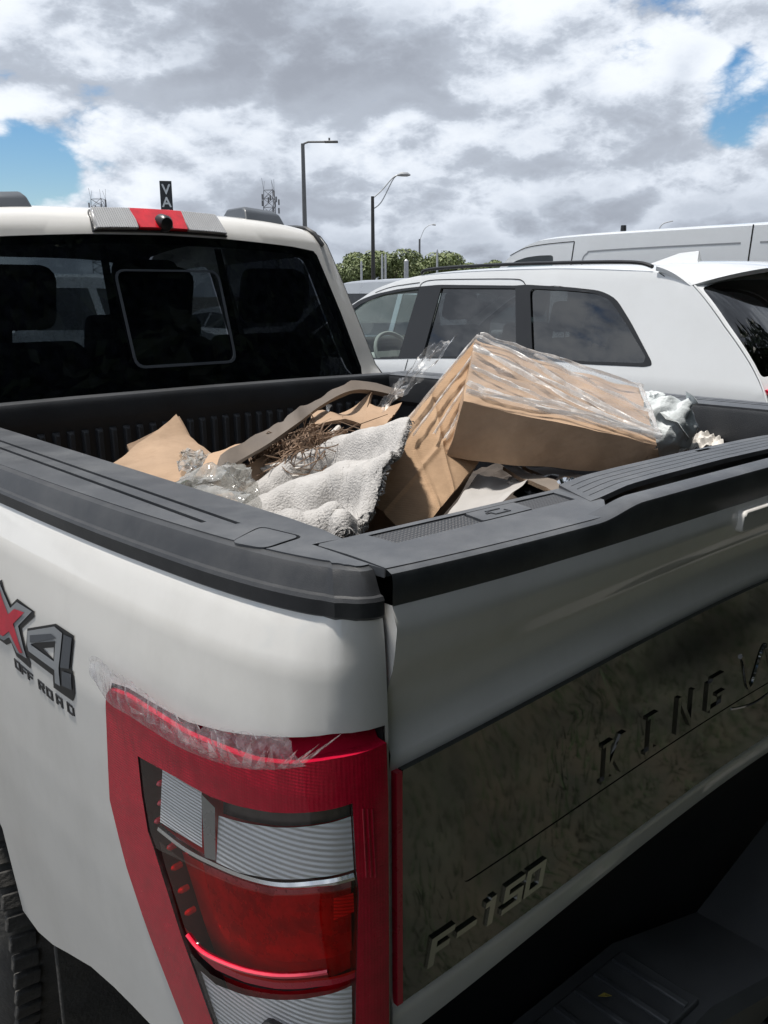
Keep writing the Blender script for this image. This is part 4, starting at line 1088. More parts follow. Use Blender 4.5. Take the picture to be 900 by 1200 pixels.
# ================================================================ WHITE SUV BESIDE THE TRUCK
SUV_W = [(.45, .93), (.9, .965), (1.2, .97), (1.28, .96), (1.8, .80), (1.9, .76)]
def suv_x(z): return 3.64 - _tab(SUV_W, z)
def van_x(z): return 5.6
suv = tag(empty('parked_suv', (3.64, 3.7, 0)), 'white three-row SUV with black roof rails parked right beside the truck bed', 'suv')
sprof = [(1.25, .45), (1.14, .62), (1.12, .95), (1.17, 1.20), (1.285, 1.40), (1.52, 1.635), (1.77, 1.825), (1.93, 1.872), (2.2, 1.890), (2.7, 1.902), (3.3, 1.902), (3.8, 1.888), (4.15, 1.855), (4.42, 1.775), (5.0, 1.475), (5.22, 1.375), (5.4, 1.335), (6.0, 1.25), (6.2, 1.12), (6.27, .7), (6.2, .42)]
sv = Shell(sprof, SUV_W, [(0, .10), (3, .09), (5, .085), (7, .05), (9, .034), (11, .034), (13, .07), (15, .06), (17, .12), (20, .2)], xc=3.64, p=5)
sk = sv.key
def ad(o): return adopt(o, suv)
bz = lambda z: sv.b_of_z(z, 0, sk[8])
back_hole = rounded([(-.985, bz(1.385)), (.985, bz(1.385)), (.98, bz(1.60)), (.97, bz(1.80)), (-.97, bz(1.80)), (-.98, bz(1.60))], .03)
wsh = rounded([(-.90, sk[13] + .03), (.90, sk[13] + .03), (.90, sk[15] - .03), (-.90, sk[15] - .03)], .08)
ad(sheet('roof_and_ends', [(-1, 0), (1, 0), (1, sv.L), (-1, sv.L)], sv.at, 'white_car', holes=[back_hole, wsh], step=.06, flip=True, true_n=True))
ad(sheet('rear_window', back_hole, lambda a, b: sv.at(a, b, -.003), 'privacy_glass', step=.06, flip=True))
ad(sheet('windscreen', wsh, lambda a, b: sv.at(a, b, -.003), 'front_glass', step=.08, flip=True))
sedge = sv.edge(140)
for sg in (-1, 1):
    ad(MB().tube([sv.at(sg * 1, sv.L * i / 140) for i in range(141)], .0065, 6).build('body_edge', 'white_car'))
arch_at = lambda y, r_, zc: [(y + r_ * math.cos(a), zc + r_ * math.sin(a)) for a in [math.pi * k / 12 for k in range(13)]]
s_out = sedge + [q for q in arch_at(5.28, .44, .38)] + [(4.8, .36), (2.7, .36)] + [q for q in arch_at(2.22, .44, .38)] + [(1.72, .40)]
dlo = [(4.256, 1.733), (4.023, 1.766), (3.804, 1.781), (3.628, 1.79), (2.964, 1.777), (2.892, 1.782), (2.553, 1.763), (2.344, 1.743), (2.233, 1.702), (2.101, 1.574), (1.931, 1.387), (1.92, 1.366), (1.958, 1.355), (2.329, 1.349), (2.72, 1.358), (3.588, 1.322), (4.077, 1.293)]
dlo = rounded([(4.78, 1.50), (4.42, 1.69)] + dlo + [(4.80, 1.285), (4.92, 1.40)], .05, 3)
pf = [(4.70, 1.50), (4.39, 1.665)] + [(4.18, 1.727), (3.999, 1.749), (3.816, 1.764), (3.87, 1.314), (4.078, 1.298)] + [(4.78, 1.305)]
pm_ = [(3.604, 1.768), (2.965, 1.76), (2.84, 1.367), (3.639, 1.33)]
pq = [(2.852, 1.759), (2.548, 1.744), (2.375, 1.73), (2.269, 1.693), (2.123, 1.56), (1.966, 1.403), (1.973, 1.372), (2.333, 1.363), (2.718, 1.373)]
pq = rounded(pq, .04, 3)
for sg in (-1, 1):
    fx = lambda h: (lambda y, z, sg=sg, h=h: (3.64 + sg * (sv.hw(z) + h), y, z))
    ad(sheet('flank', s_out, fx(0), 'white_car', holes=[dlo], step=.08, flip=(sg > 0), true_n=True))
    ad(sheet('window_trim', dlo, fx(-.006), 'dark_trim', holes=[pf, pm_, pq], step=.06, thick=.008, sharp=20))
    ad(sheet('front_side_window', pf, fx(-.012), 'front_glass', step=.1))
    ad(sheet('rear_side_window', pm_, fx(-.010), 'privacy_glass', step=.1))
    ad(sheet('quarter_window', pq, fx(-.010), 'privacy_glass', step=.1))
    # seams: door tops and shut lines
    def line(pts, wd, nm='door_seam', m='seam_black', h=.0012):
        P_ = [Vector(p) for p in pts]; mb = MB(); L_, R_ = [], []
        for i, p in enumerate(P_):
            t = (P_[min(i + 1, len(P_) - 1)] - P_[max(i - 1, 0)]).normalized(); n_ = Vector((-t.y, t.x)) * wd / 2
            L_.append(fx(h)(*(p + n_))); R_.append(fx(h)(*(p - n_)))
        k = len(P_); mb.add(L_ + R_, [(i, i + 1, k + i + 1, k + i) for i in range(k - 1)]); return ad(mb.build(nm, m))
    line(crom([(3.813, 1.781), (3.79, 1.809), (3.681, 1.824), (3.296, 1.823), (2.998, 1.818), (2.926, 1.807), (2.892, 1.782)], 4), .005)
    line(crom([(4.261, 1.745), (4.091, 1.784), (3.823, 1.809)], 4), .005)
    line(densify([(3.773, 1.307), (3.79, 1.222), (3.826, 1.023)], .05, False) + [(3.72, .6)], .006)
    line([(2.76, 1.35), (2.76, 1.05), (2.66, .85)], .006)
    line(densify([(2.009, 1.836), (1.966, 1.814)], .01, False), .004)
    rl_ = MB(); pts = crom([(3.84, 1.868), (3.76, 1.893), (3.3, 1.905), (2.7, 1.904), (2.2, 1.893), (2.06, 1.866)], 6)
    rl_.tube([(3.64 + sg * (.765 if 0 < i < len(pts) - 1 else .77), y, z) for i, (y, z) in enumerate(pts)], .011, 8)
    ad(rl_.build('roof_rail', 'dark_trim'))
    ad(sheet('door_lining', [(1.9, .6), (5.1, .6), (5.1, 1.27), (1.9, 1.33)], fx(-.06), 'dark_trim', step=.3))
    mr = MB(); mr.box((3.64 + sg * 1.07, 4.72, 1.34), (.22, .14, .16)); ad(mr.build('door_mirror', 'white_car', bevel=.04, seg=3))
    tl = MB(); pts = [sv.at(sg * a, bz(1.315), .008) for a in (.55, .7, .85, .95, 1.0)]
    tl.tube(pts, .014, 8); ad(tl.build('tail_lamp', 'red_led'))
# spoiler lip over the rear window
def spo(a, t):
    yr = 1.545 + .27 * abs(a) ** 2.6; zr = 1.838 - .095 * abs(a) ** 3
    y = 2.02 * (1 - t) + yr * t; z0 = 1.872 - .035 * abs(a) ** 4; z = z0 * (1 - t) + zr * t + .012 * math.sin(math.pi * t)
    return (3.64 + a * .80, y, z + .008)
ad(sheet('rear_spoiler', [(-1, 0), (1, 0), (1, 1), (-1, 1)], spo, 'white_car', step=.07, thick=-.022, sharp=50, flip=True))
fin = MB(); fin.add([(3.30, 2.05, 1.888), (3.36, 2.05, 1.888), (3.35, 2.37, 1.892), (3.31, 2.37, 1.892), (3.325, 2.06, 1.957), (3.335, 2.06, 1.957), (3.332, 2.18, 1.95), (3.328, 2.18, 1.95)],
                    [(0, 1, 5, 4), (1, 2, 6, 5), (2, 3, 7, 6), (3, 0, 4, 7), (4, 5, 6, 7)])
ad(fin.build('roof_antenna', 'white_car', bevel=.006))
for a0, a1, z0, z1, m_ in ((-.79, -.725, 1.392, 1.432, 'sticker'), (-.69, -.655, 1.385, 1.41, 'sticker')):
    mb = MB(); relief(mb, [(a0, bz(z0)), (a1, bz(z0)), (a1, bz(z1)), (a0, bz(z1))], lambda a, b, h: sv.at(a, b, h), -.002, .0015); ad(mb.build('window_sticker', m_))
mb = MB(); relief(mb, [(a, bz(z)) for a, z in ((-.82, 1.475), (-.79, 1.47), (-.765, 1.478), (-.765, 1.488), (-.80, 1.490))], lambda a, b, h: sv.at(a, b, h), -.002, .0015); ad(mb.build('window_sticker', 'sticker'))
wp = MB(); wp.tube([sv.at(.0, bz(1.38), .02), sv.at(-.35, bz(1.42), .02), sv.at(-.6, bz(1.45), .02)], .010, 6); ad(wp.build('rear_wiper', 'dark_trim'))
ad(MB().box((3.64, 3.6, .55), (1.8, 3.2, .04)).build('cabin_floor', 'seat_cloth'))
ad(MB().box((3.64, 4.95, 1.12), (1.6, .40, .28)).build('dashboard', 'interior_light', bevel=.05))
ad(sheet('headliner', [(-.92, sk[7]), (.92, sk[7]), (.92, sk[13]), (-.92, sk[13])], lambda a, b: sv.at(a, b, -.04), 'interior_light', step=.2))
steering(suv, 3.26, 4.55, 1.28)
for y, bk in ((2.35, .55), (3.05, .6), (4.0, .66)):
    for x in (3.24, 4.04): make_seat(suv, x, y, .82, .5, back=bk)
for x, sg in ((2.69, -1), (4.59, 1)):
    make_wheel(suv, x, 2.22, .38, .25, sg); make_wheel(suv, x, 5.28, .38, .25, sg)
bm_ = MB(); bm_.box((3.64, 1.20, .55), (1.86, .22, .30)); ad(bm_.build('rear_bumper', 'dark_trim', bevel=.05))

# ================================================================ WHITE CARGO VAN BEYOND
van = tag(empty('cargo_van', (6.55, 4.2, 0)), 'white windowless cargo van with tall roof parked behind the SUV', 'van')
vprof = [(1.45, .45), (1.38, .8), (1.38, 1.5), (1.42, 2.0), (1.50, 2.19), (1.65, 2.265), (2.2, 2.282), (3.0, 2.288), (4.1, 2.290), (4.7, 2.287), (5.1, 2.268), (5.38, 2.200), (5.60, 2.08), (6.05, 1.70), (6.38, 1.42), (6.6, 1.30), (7.0, 1.15), (7.15, .95), (7.18, .6), (7.1, .42)]
VW = [(.4, .93), (.9, .955), (1.3, .955), (2.0, .945), (2.3, .93)]
vv_ = Shell(vprof, VW, [(0, .08), (4, .07), (6, .045), (10, .045), (12, .09), (14, .08), (16, .12), (19, .2)], xc=6.55, p=6)
vk = vv_.key
def av(o): return adopt(o, van)
vws = rounded([(-.88, vk[12] + .05), (.88, vk[12] + .05), (.92, vk[14] - .03), (-.92, vk[14] - .03)], .1)
av(sheet('roof_and_ends', [(-1, 0), (1, 0), (1, vv_.L), (-1, vv_.L)], vv_.at, 'white_car', holes=[vws], step=.09, flip=True, true_n=True))
av(sheet('windscreen', vws, lambda a, b: vv_.at(a, b, -.003), 'front_glass', step=.1, flip=True))
v_out = vv_.edge(120) + arch_at(6.35, .42, .38) + [(5.9, .36), (2.9, .36)] + arch_at(2.42, .42, .38) + [(1.9, .42)]
vwin = rounded([(4.894, 2.086), (5.081, 2.088), (5.23, 2.077), (5.371, 2.045)] + [(5.72, 1.86), (5.95, 1.60), (6.0, 1.45), (4.92, 1.42)], .04)
for sg in (-1, 1):
    fx = lambda h: (lambda y, z, sg=sg, h=h: (6.55 + sg * (vv_.hw(z) + h), y, z))
    av(sheet('flank', v_out, fx(0), 'white_car', holes=[vwin], step=.12, flip=(sg > 0), sharp=60))
    av(sheet('side_window', vwin, fx(-.012), 'truck_glass', step=.1))
    def vline(pts, wd, nm='panel_seam', m='seam_black', h=.0015):
        P_ = [Vector(p) for p in pts]; mb = MB(); L_, R_ = [], []
        for i, p in enumerate(P_):
            t = (P_[min(i + 1, len(P_) - 1)] - P_[max(i - 1, 0)]).normalized(); n_ = Vector((-t.y, t.x)) * wd / 2
            L_.append(fx(h)(*(p + n_))); R_.append(fx(h)(*(p - n_)))
        k = len(P_); mb.add(L_ + R_, [(i, i + 1, k + i + 1, k + i) for i in range(k - 1)]); return av(mb.build(nm, m))
    vline([(4.66, 2.20), (4.68, 2.0), (4.72, 1.2), (4.72, .5)], .012)
    vline(crom([(5.44, 2.10), (5.25, 2.165), (5.0, 2.19), (4.66, 2.20)], 5), .008)
    vline(crom([(4.56, 1.2), (4.56, 1.9), (4.55, 2.04), (4.50, 2.09), (4.42, 2.105), (3.7, 2.112), (3.02, 2.112)], 5), .014, 'panel_crease', 'badge_grey')
    vline([(2.93, 2.25), (2.94, 2.0), (2.96, 1.2), (2.96, .5)], .012)
    vline([(2.86, 2.112), (1.6, 2.10)], .014, 'panel_crease', 'badge_grey')
    mr = MB(); mr.box((6.55 + sg * 1.08, 5.75, 1.55), (.2, .14, .26)); av(mr.build('door_mirror', 'dark_trim', bevel=.04))
for x, sg in ((5.62, -1), (7.48, 1)):
    make_wheel(van, x, 2.42, .36, .22, sg); make_wheel(van, x, 6.35, .36, .22, sg)
av(MB().box((6.55, 5.0, 1.2), (1.7, .05, 1.4)).build('bulkhead_wall', 'seat_cloth'))
rc = MB(); rc.tube([(6.3, 4.6, 2.285), (6.3, 4.6, 2.34), (6.3, 4.6, 2.37)], [.03, .028, .026], 10); av(rc.build('roof_cap', 'badge_black'))

# ================================================================ OTHER PARKED VEHICLES
def parked(kind, name, label, loc, rz, paint, cat, scale=1.0, group='vehicles parked in the rows beyond'):
    root = tag(empty(name, (0, 0, 0)), label, cat, group)
    if kind == 'suv':
        pr = [(-2.35, .45), (-2.42, .8), (-2.35, 1.1), (-2.05, 1.55), (-1.85, 1.72), (-1.2, 1.80), (-.2, 1.80), (.35, 1.74), (1.1, 1.30), (1.4, 1.18), (2.1, 1.05), (2.35, .85), (2.4, .5)]
        wt = [(.4, .9), (.9, .94), (1.15, .92), (1.75, .70)]; back = (2.75, 4); front = (7, 8.3)
        wins = [[(-1.85, 1.18), (-1.05, 1.16), (-1.05, 1.62), (-1.62, 1.60)], [(-.97, 1.16), (-.05, 1.14), (-.05, 1.63), (-.97, 1.63)], [(.03, 1.13), (.98, 1.12), (.35, 1.58), (.03, 1.62)]]
        wy = (-1.45, 1.5)
    elif kind == 'pickup':
        pr = [(-2.85, .55), (-2.9, .9), (-2.85, 1.36), (-2.7, 1.40), (-1.25, 1.40), (-1.10, 1.44), (-.95, 1.90), (-.8, 1.96), (.1, 1.98), (.6, 1.92), (1.35, 1.42), (1.6, 1.36), (2.6, 1.26), (2.85, 1.0), (2.9, .6)]
        wt = [(.4, .94), (.95, .98), (1.35, .95), (1.95, .68)]; back = (5.15, 5.9); front = (9.1, 10)
        wins = [[(-.85, 1.40), (-.08, 1.38), (-.08, 1.82), (-.75, 1.82)], [(.02, 1.38), (1.15, 1.36), (.62, 1.78), (.02, 1.82)]]
        wy = (-1.75, 1.95)
    else:
        pr = [(-2.25, .45), (-2.35, .7), (-2.3, .98), (-1.75, 1.04), (-1.0, 1.38), (-.5, 1.45), (.1, 1.44), (.5, 1.36), (1.2, .98), (1.9, .86), (2.2, .7), (2.25, .45)]
        wt = [(.4, .86), (.8, .90), (1.0, .88), (1.4, .62)]; back = (3.1, 4); front = (7, 8)
        wins = [[(-1.2, 1.02), (-.3, 1.0), (-.3, 1.34), (-.85, 1.30)], [(-.22, 1.0), (.95, .98), (.45, 1.28), (-.22, 1.34)]]
        wy = (-1.35, 1.4)
    sh_ = Shell(pr, wt, [(0, .1), (len(pr) // 2 - 2, .04), (len(pr) // 2 + 1, .05), (len(pr) - 1, .15)], p=4, n=5)
    kk = sh_.key
    def kb_(f): i = int(f); return kk[i] + (kk[min(i + 1, len(kk) - 1)] - kk[i]) * (f - i)
    hb_ = [rounded([(-.88, kb_(q[0]) + .03), (.88, kb_(q[0]) + .03), (.86, kb_(q[1]) - .03), (-.86, kb_(q[1]) - .03)], .06) for q in (back, front)]
    add = lambda o: adopt(o, root)
    add(sheet('body', [(-1, 0), (1, 0), (1, sh_.L), (-1, sh_.L)], sh_.at, paint, holes=hb_, step=.14, flip=True, sharp=55))
    add(sheet('rear_window', hb_[0], lambda a, b: sh_.at(a, b, -.004), 'privacy_glass', step=.2, flip=True))
    add(sheet('windscreen', hb_[1], lambda a, b: sh_.at(a, b, -.004), 'truck_glass', step=.2, flip=True))
    ol = sh_.edge(70) + arch_at(wy[1], .40, .36) + [(wy[1] - .5, .34), (wy[0] + .5, .34)] + arch_at(wy[0], .40, .36)
    for sg in (-1, 1):
        add(sheet('flank', ol, lambda y, z, sg=sg: (sg * sh_.hw(z), y, z), paint, holes=wins, step=.18, flip=(sg > 0), sharp=55))
        for w_ in wins:
            add(sheet('side_window', w_, lambda y, z, sg=sg: (sg * (sh_.hw(z) - .008), y, z), 'privacy_glass', step=.2))
        for y in wy: make_wheel(root, sg * (sh_.hw(.5) - .02), y, .36, .22, sg)
    add(MB().box((0, 0, .6), (1.5, 3.6, .05)).build('cabin_floor', 'seat_cloth'))
    root.location = loc; root.rotation_euler = (0, 0, rz); root.scale = (scale,) * 3
    return root
parked('suv', 'parked_suv', 'silver SUV with black roof antenna parked beyond the truck cab, left of the white SUV', (6.9, 8.7, 0), R(0), 'silver_car', 'suv', 1.07)
parked('pickup', 'parked_pickup', 'white pickup seen through the left part of the truck rear window', (2.6, 9.6, 0), R(-78), 'white_car', 'pickup truck', 1.0)
parked('suv', 'parked_suv', 'dark SUV in the far row behind the silver SUV', (12.5, 14.5, 0), R(4), 'dark_car', 'suv', 1.0)
parked('sedan', 'parked_car', 'light grey car low in the far row left of the dark SUV', (8.8, 15.8, 0), R(-3), 'silver_car', 'car', 1.05)

# ================================================================ LAMP POSTS, SIGN, TOWERS
def lamp_post(base, h, top_r, bot_r, arm, m, label):
    root = tag(empty('lamp_post', base), label, 'lamp post', 'lamp posts above the car park')
    b = Vector(base)
    o = MB().tube([b, b + Vector((0, 0, h * .5)), b + Vector((0, 0, h))], [bot_r, (bot_r + top_r) / 2, top_r], 10).build('pole', m); adopt(o, root)
    o = MB().tube([b, b + Vector((0, 0, .5))], bot_r * 2.2, 10).build('base', 'paper_grey'); adopt(o, root)
    return root, b + Vector((0, 0, h))
AX = Vector((math.cos(YAW), -math.sin(YAW), 0))     # direction the arms point in
r1, t1 = lamp_post((29.16, 41.01, 1.755)[:2] + (0,), 0 + ((30.32, 42.59, 9.717)[2]), .10, .16, 0, 'steel_pole', 'tallest lamp post with a flat square-cornered arm, behind the truck roof')
mb = MB(); mb.tube([t1 - Vector((0, 0, .25)), t1 + AX * .08, t1 + AX * .3 + Vector((0, 0, .08)), t1 + AX * 1.25 + Vector((0, 0, .08))], .055, 8); adopt(mb.build('arm', 'steel_pole'), r1)
mb = MB(); mb.box(t1 + AX * 1.55 + Vector((0, 0, .08)), (.75, .34, .10), Matrix.Rotation(-YAW, 3, 'Z')); adopt(mb.build('lamp_head', 'steel_pole', bevel=.04), r1)
mb = MB(); mb.tube([t1 + AX * 1.45 + Vector((0, 0, .12)), t1 + AX * 1.45 + Vector((0, 0, .28))], .05, 8); adopt(mb.build('light_sensor', 'steel_pole'), r1)
r2, t2 = lamp_post((35.34, 42.45, 1.73)[:2] + (0,), (36.12, 43.66, 7.501)[2], .10, .15, 0, 'bronze_pole', 'dark lamp post with a double curved arm in front of the trees')
for off in (-.12, -.75):
    mb = MB(); s0 = t2 + Vector((0, 0, off)); e0 = t2 + AX * 1.75 + Vector((0, 0, 1.22))
    mb.tube(crom([s0, s0 + AX * .55 + Vector((0, 0, .45)), e0 - AX * .45 - Vector((0, 0, .10 - off * .12)), e0], 6), .035, 6); adopt(mb.build('arm', 'galvanised'), r2)
mb = MB(); mb.tube([t2 + AX * 1.5 + Vector((0, 0, 1.2)), t2 + AX * 1.75 + Vector((0, 0, 1.25)), t2 + AX * 2.1 + Vector((0, 0, 1.24)), t2 + AX * 2.3 + Vector((0, 0, 1.2))], [.05, .13, .13, .04], 8); adopt(mb.build('lamp_head', 'galvanised'), r2)
r3, t3_ = lamp_post((65.78, 70.56, 1.695)[:2] + (0,), (66.8, 71.53, 7.389)[2], .10, .15, 0, 'steel_pole', 'small distant lamp post with a curved arm over the treetops')
mb = MB(); mb.tube(crom([t3_ - Vector((0, 0, .2)), t3_ + AX * .45 + Vector((0, 0, .9)), t3_ + AX * .95 + Vector((0, 0, 1.35)), t3_ + AX * 1.4 + Vector((0, 0, 1.45))], 5), .035, 6); adopt(mb.build('arm', 'galvanised'), r3)
r4, t4 = lamp_post((71.14, 45.39, 1.563)[:2] + (0,), (72.07, 46.41, 7.183)[2], .09, .14, 0, 'steel_pole', 'faint lamp post head peeking over the cargo van roof')
mb = MB(); mb.tube(crom([t4 - Vector((0, 0, .2)), t4 + AX * .4 + Vector((0, 0, .45)), t4 + AX * 1.3 + Vector((0, 0, .7))], 5), .05, 6); adopt(mb.build('arm', 'galvanised'), r4)
mb = MB(); mb.tube([t3_ + AX * 1.35 + Vector((0, 0, 1.45)), t3_ + AX * 1.7 + Vector((0, 0, 1.42))], .09, 8); adopt(mb.build('lamp_head', 'galvanised'), r3)
# pole sign with white letters
sg_b = Vector((20.95, 41.33, 1.797)[:2] + (0,)); z_top = (21.7, 42.46, 7.236)[2]
sign = tag(empty('pole_sign', sg_b), 'tall black pole sign with white vertical letters above the truck roof', 'sign')
Mz = Matrix.Rotation(-YAW + R(16), 3, 'Z')
mb = MB(); mb.box(sg_b + Vector((0, 0, z_top - 1.6)), (.58, .16, 3.2), Mz); pan = adopt(mb.build('sign_panel', 'sign_black', bevel=.01), sign)
mb = MB(); mb.tube([sg_b, sg_b + Vector((0, 0, z_top - 3.1))], .10, 10); adopt(mb.build('post', 'sign_black'), sign)
for i, ch in enumerate('VAC'):
    cu = bpy.data.curves.new('letter', 'FONT'); cu.body = ch; cu.size = .66; cu.extrude = .01; cu.align_x = 'CENTER'; cu.offset = .012
    tmp = bpy.data.objects.new('tmp', cu); COL.objects.link(tmp)
    me = bpy.data.meshes.new_from_object(tmp.evaluated_get(bpy.context.evaluated_depsgraph_get())); bpy.data.objects.remove(tmp)
    Mt = (Matrix.Translation(sg_b + Vector((0, 0, z_top - .62 - i * .60)) + Mz @ Vector((0, -.092, 0))) @ Mz.to_4x4() @ Matrix.Rotation(R(90), 4, 'X'))
    me.transform(Mt); o = link('letter', me, 'sign_white', smooth=False); adopt(o, sign)
# lattice towers
def tower(u_base, top, w0, w1, label, drums=0):
    b = Vector(u_base); root = tag(empty('lattice_tower', b), label, 'tower', 'lattice towers on the skyline')
    H = top; mb = MB(); cr = [Vector((math.cos(a), math.sin(a), 0)) for a in (0.3, 0.3 + 2.094, 0.3 + 4.189)]
    N_ = 14; P_ = [[b + c * (w0 + (w1 - w0) * k / N_) + Vector((0, 0, H * k / N_)) for c in cr] for k in range(N_ + 1)]
    for j in range(3): mb.tube([P_[k][j] for k in range(N_ + 1)], .05, 5)
    o = adopt(mb.build('mast_legs', 'lattice'), root)
    mb = MB()
    for k in range(N_):
        for j in range(3):
            mb.tube([P_[k][j], P_[k + 1][(j + 1) % 3]], .028, 4, False); mb.tube([P_[k][(j + 1) % 3], P_[k + 1][j]], .028, 4, False); mb.tube([P_[k + 1][j], P_[k + 1][(j + 1) % 3]], .028, 4, False)
    o = adopt(mb.build('bracing', 'lattice'), root); o['kind'] = 'stuff'
    rt_ = random.Random(9)
    for k in range(drums):
        z = H * (.80 + .2 * rt_.random()); a = rt_.random() * 6.28; c = b + Vector((math.cos(a), math.sin(a), 0)) * (w1 + .25) + Vector((0, 0, z))
        m2 = MB(); m2.tube([c - Vector((0, 0, .35)), c + Vector((0, 0, .35))], .11, 6); adopt(m2.build('antenna_panel', 'lattice'), root)
    for k in range(5):
        c = P_[N_][k % 3]; m2 = MB(); m2.tube([c, c + Vector((.2 * (k - 2), .1 * k, 1.2 + .3 * (k % 2)))], .02, 4); adopt(m2.build('whip_antenna', 'lattice'), root)
    return root
tower((68.58, 102.3, 1.813)[:2] + (0,), (70.55, 104.9, 15.19)[2], 1.6, .85, 'lattice mast with antennas standing between the pole sign and tallest lamp post', 12)
tower((55.89, 127, 1.98)[:2] + (0,), (57.82, 129.7, 15.26)[2], 2.0, 1.2, 'top of a lattice mast behind the left part of the truck roof', 12)

# ================================================================ TREES
def leaf_cloud(blobs, count, size, rng, flat=.5):
    """many leaf faces spread through a set of ellipsoids"""
    v, f = [], []
    tot = sum(b[3] ** 2 for b in blobs)
    for (cx, cy, cz, r_, sq) in blobs:
        for _ in range(int(count * r_ * r_ / tot)):
            while True:
                p = Vector((rng.uniform(-1, 1), rng.uniform(-1, 1), rng.uniform(-1, 1)))
                if .12 < p.length < 1: break
            p = p.normalized() * (p.length ** .45) * (1 + .22 * fnoise(p, 2.2, cx))
            c = Vector((cx, cy, cz)) + Vector((p.x * r_, p.y * r_, p.z * r_ * sq))
            n_ = (p + Vector((rng.uniform(-1, 1), rng.uniform(-1, 1), rng.uniform(-.4, 1))) * .9).normalized()
            a = n_.orthogonal().normalized(); a.rotate(Matrix.Rotation(rng.uniform(0, 6.28), 3, n_)); b_ = n_.cross(a)
            s = size * rng.uniform(.6, 1.3); k = len(v)
            v += [c - a * s, c - b_ * s * flat, c + a * s, c + b_ * s * flat + n_ * s * .2]; f.append((k, k + 1, k + 2, k + 3))
    return v, f
def make_tree(base, h, spread, label, leaf, count, size, seed, group, low=.35, nblob=9, name='tree', over=None):
    rng = random.Random(seed); b = Vector(base)
    root = tag(empty(name, b), label, 'tree', group)
    mb = MB(); mb.tube([b - Vector((0, 0, .1)), b + Vector((.05, .03, h * .25)), b + Vector((.1, -.05, h * .55))], [h * .030, h * .022, h * .010], 8)
    blobs = []
    for k in range(nblob):
        a = 6.28 * k / nblob + rng.uniform(-.4, .4); d = spread * rng.uniform(.25, .75) * (1 if k else 0)
        z = h * rng.uniform(low + .12, .86); r_ = spread * rng.uniform(.34, .52)
        z = min(z, h - r_ * .72); c = b + Vector((math.cos(a) * d, math.sin(a) * d, z)); blobs.append((*c, r_, .78))
        mb.tube([b + Vector((.03, 0, h * .22)), (b + Vector((0, 0, h * .35))).lerp(c, .5), c], [h * .014, h * .008, h * .003], 5)
    if over:        # unseen limbs with foliage, added overhead to shade the truck's rear
        for q in range(6):
            ov = over[q % 3]; c = b + Vector((ov[0] + (.55 if q > 2 else -.55), ov[1] + rng.uniform(-.3, .1), ov[2] + rng.uniform(-.2, .7))); blobs.append((*c, 1.05, .6))
            mb.tube([b + Vector((0, 0, h * .3)), (b + Vector((0, 0, h * .5))).lerp(c, .5), c], [h * .012, h * .007, h * .003], 5)
    adopt(mb.build('trunk', 'bark'), root)
    v, f = leaf_cloud(blobs, count, size, rng)
    o = mesh('crown', v, f, leaf, smooth=False); adopt(o, root)
    return root
for k, (base, top, spread, label, leaf) in enumerate([
    ((39.42, 51.19, 1.746)[:2] + (0,), (39.81, 51.63, 4.144)[2], 2.6, 'leftmost tree of the row, half hidden by the truck cab pillar', 'leaf_mid'),
    ((42.03, 51.64, 1.735)[:2] + (0,), (42.49, 52.13, 4.455)[2], 2.6, 'low tree just left of the dark lamp post', 'leaf_pale'),
    ((40.66, 47.37, 1.724)[:2] + (0,), (41.14, 47.89, 4.569)[2], 3, 'broad green tree right of the dark lamp post', 'leaf_mid'),
    ((44.43, 49.55, 1.714)[:2] + (0,), (44.96, 50.12, 4.867)[2], 2.9, 'round-topped green tree just left of the small lamp post', 'leaf_pale'),
    ((48.94, 51.08, 1.698)[:2] + (0,), (49.45, 51.64, 4.779)[2], 3.2, 'tree right of the small lamp post with loose top', 'leaf_mid'),
    ((48.64, 48.61, 1.689)[:2] + (0,), (49.19, 49.21, 5.001)[2], 3.2, 'tallest tree of the row above the white SUV windows', 'leaf_pale'),
    ((54.24, 51.93, 1.675)[:2] + (0,), (54.72, 52.46, 4.586)[2], 2.6, 'low tree at the right end of the main clump', 'leaf_mid'),
    ((63.22, 57.76, 1.654)[:2] + (0,), (63.72, 58.3, 4.644)[2], 2.4, 'small separate tree between the clump and the cargo van', 'leaf_pale'),
]):
    make_tree(base, top * (1.06 if k % 3 else .97), spread * .74, label, leaf, 6500, .13, 20 + k, 'trees along the far fence', low=.12, nblob=8)

# thin pale posts of the far fence
for k, (base, top, label) in enumerate([
    ((32.82, 40.55, 1.734)[:2] + (0,), (33.14, 40.89, 3.634)[2], 'thin pale fence post left of the dark lamp post'),
    ((33.73, 39.75, 1.726)[:2] + (0,), (34.11, 40.17, 4.016)[2], 'taller of two close pale posts right of the dark lamp post'),
    ((34.56, 40.4, 1.725)[:2] + (0,), (34.95, 40.82, 4.058)[2], 'second of two close pale posts right of the dark lamp post'),
    ((34.79, 38.83, 1.717)[:2] + (0,), (35.12, 39.19, 3.714)[2], 'thick pale post in the middle of the tree clump'),
    ((38.31, 39.85, 1.704)[:2] + (0,), (38.76, 40.34, 4.383)[2], 'thin pale post right of the small lamp post'),
    ((50.62, 49.62, 1.683)[:2] + (0,), (51.11, 50.15, 4.634)[2], 'short pale post at the right end of the tree clump'),
]):
    b = Vector(base); mb = MB(); mb.tube([b, b + Vector((0, 0, top - .1)), b + Vector((0, 0, top))], [.07 if k != 3 else .14, .06 if k != 3 else .13, .03], 8)
    tag(mb.build('fence_post', 'galvanised'), label, 'post', 'posts of the far fence')

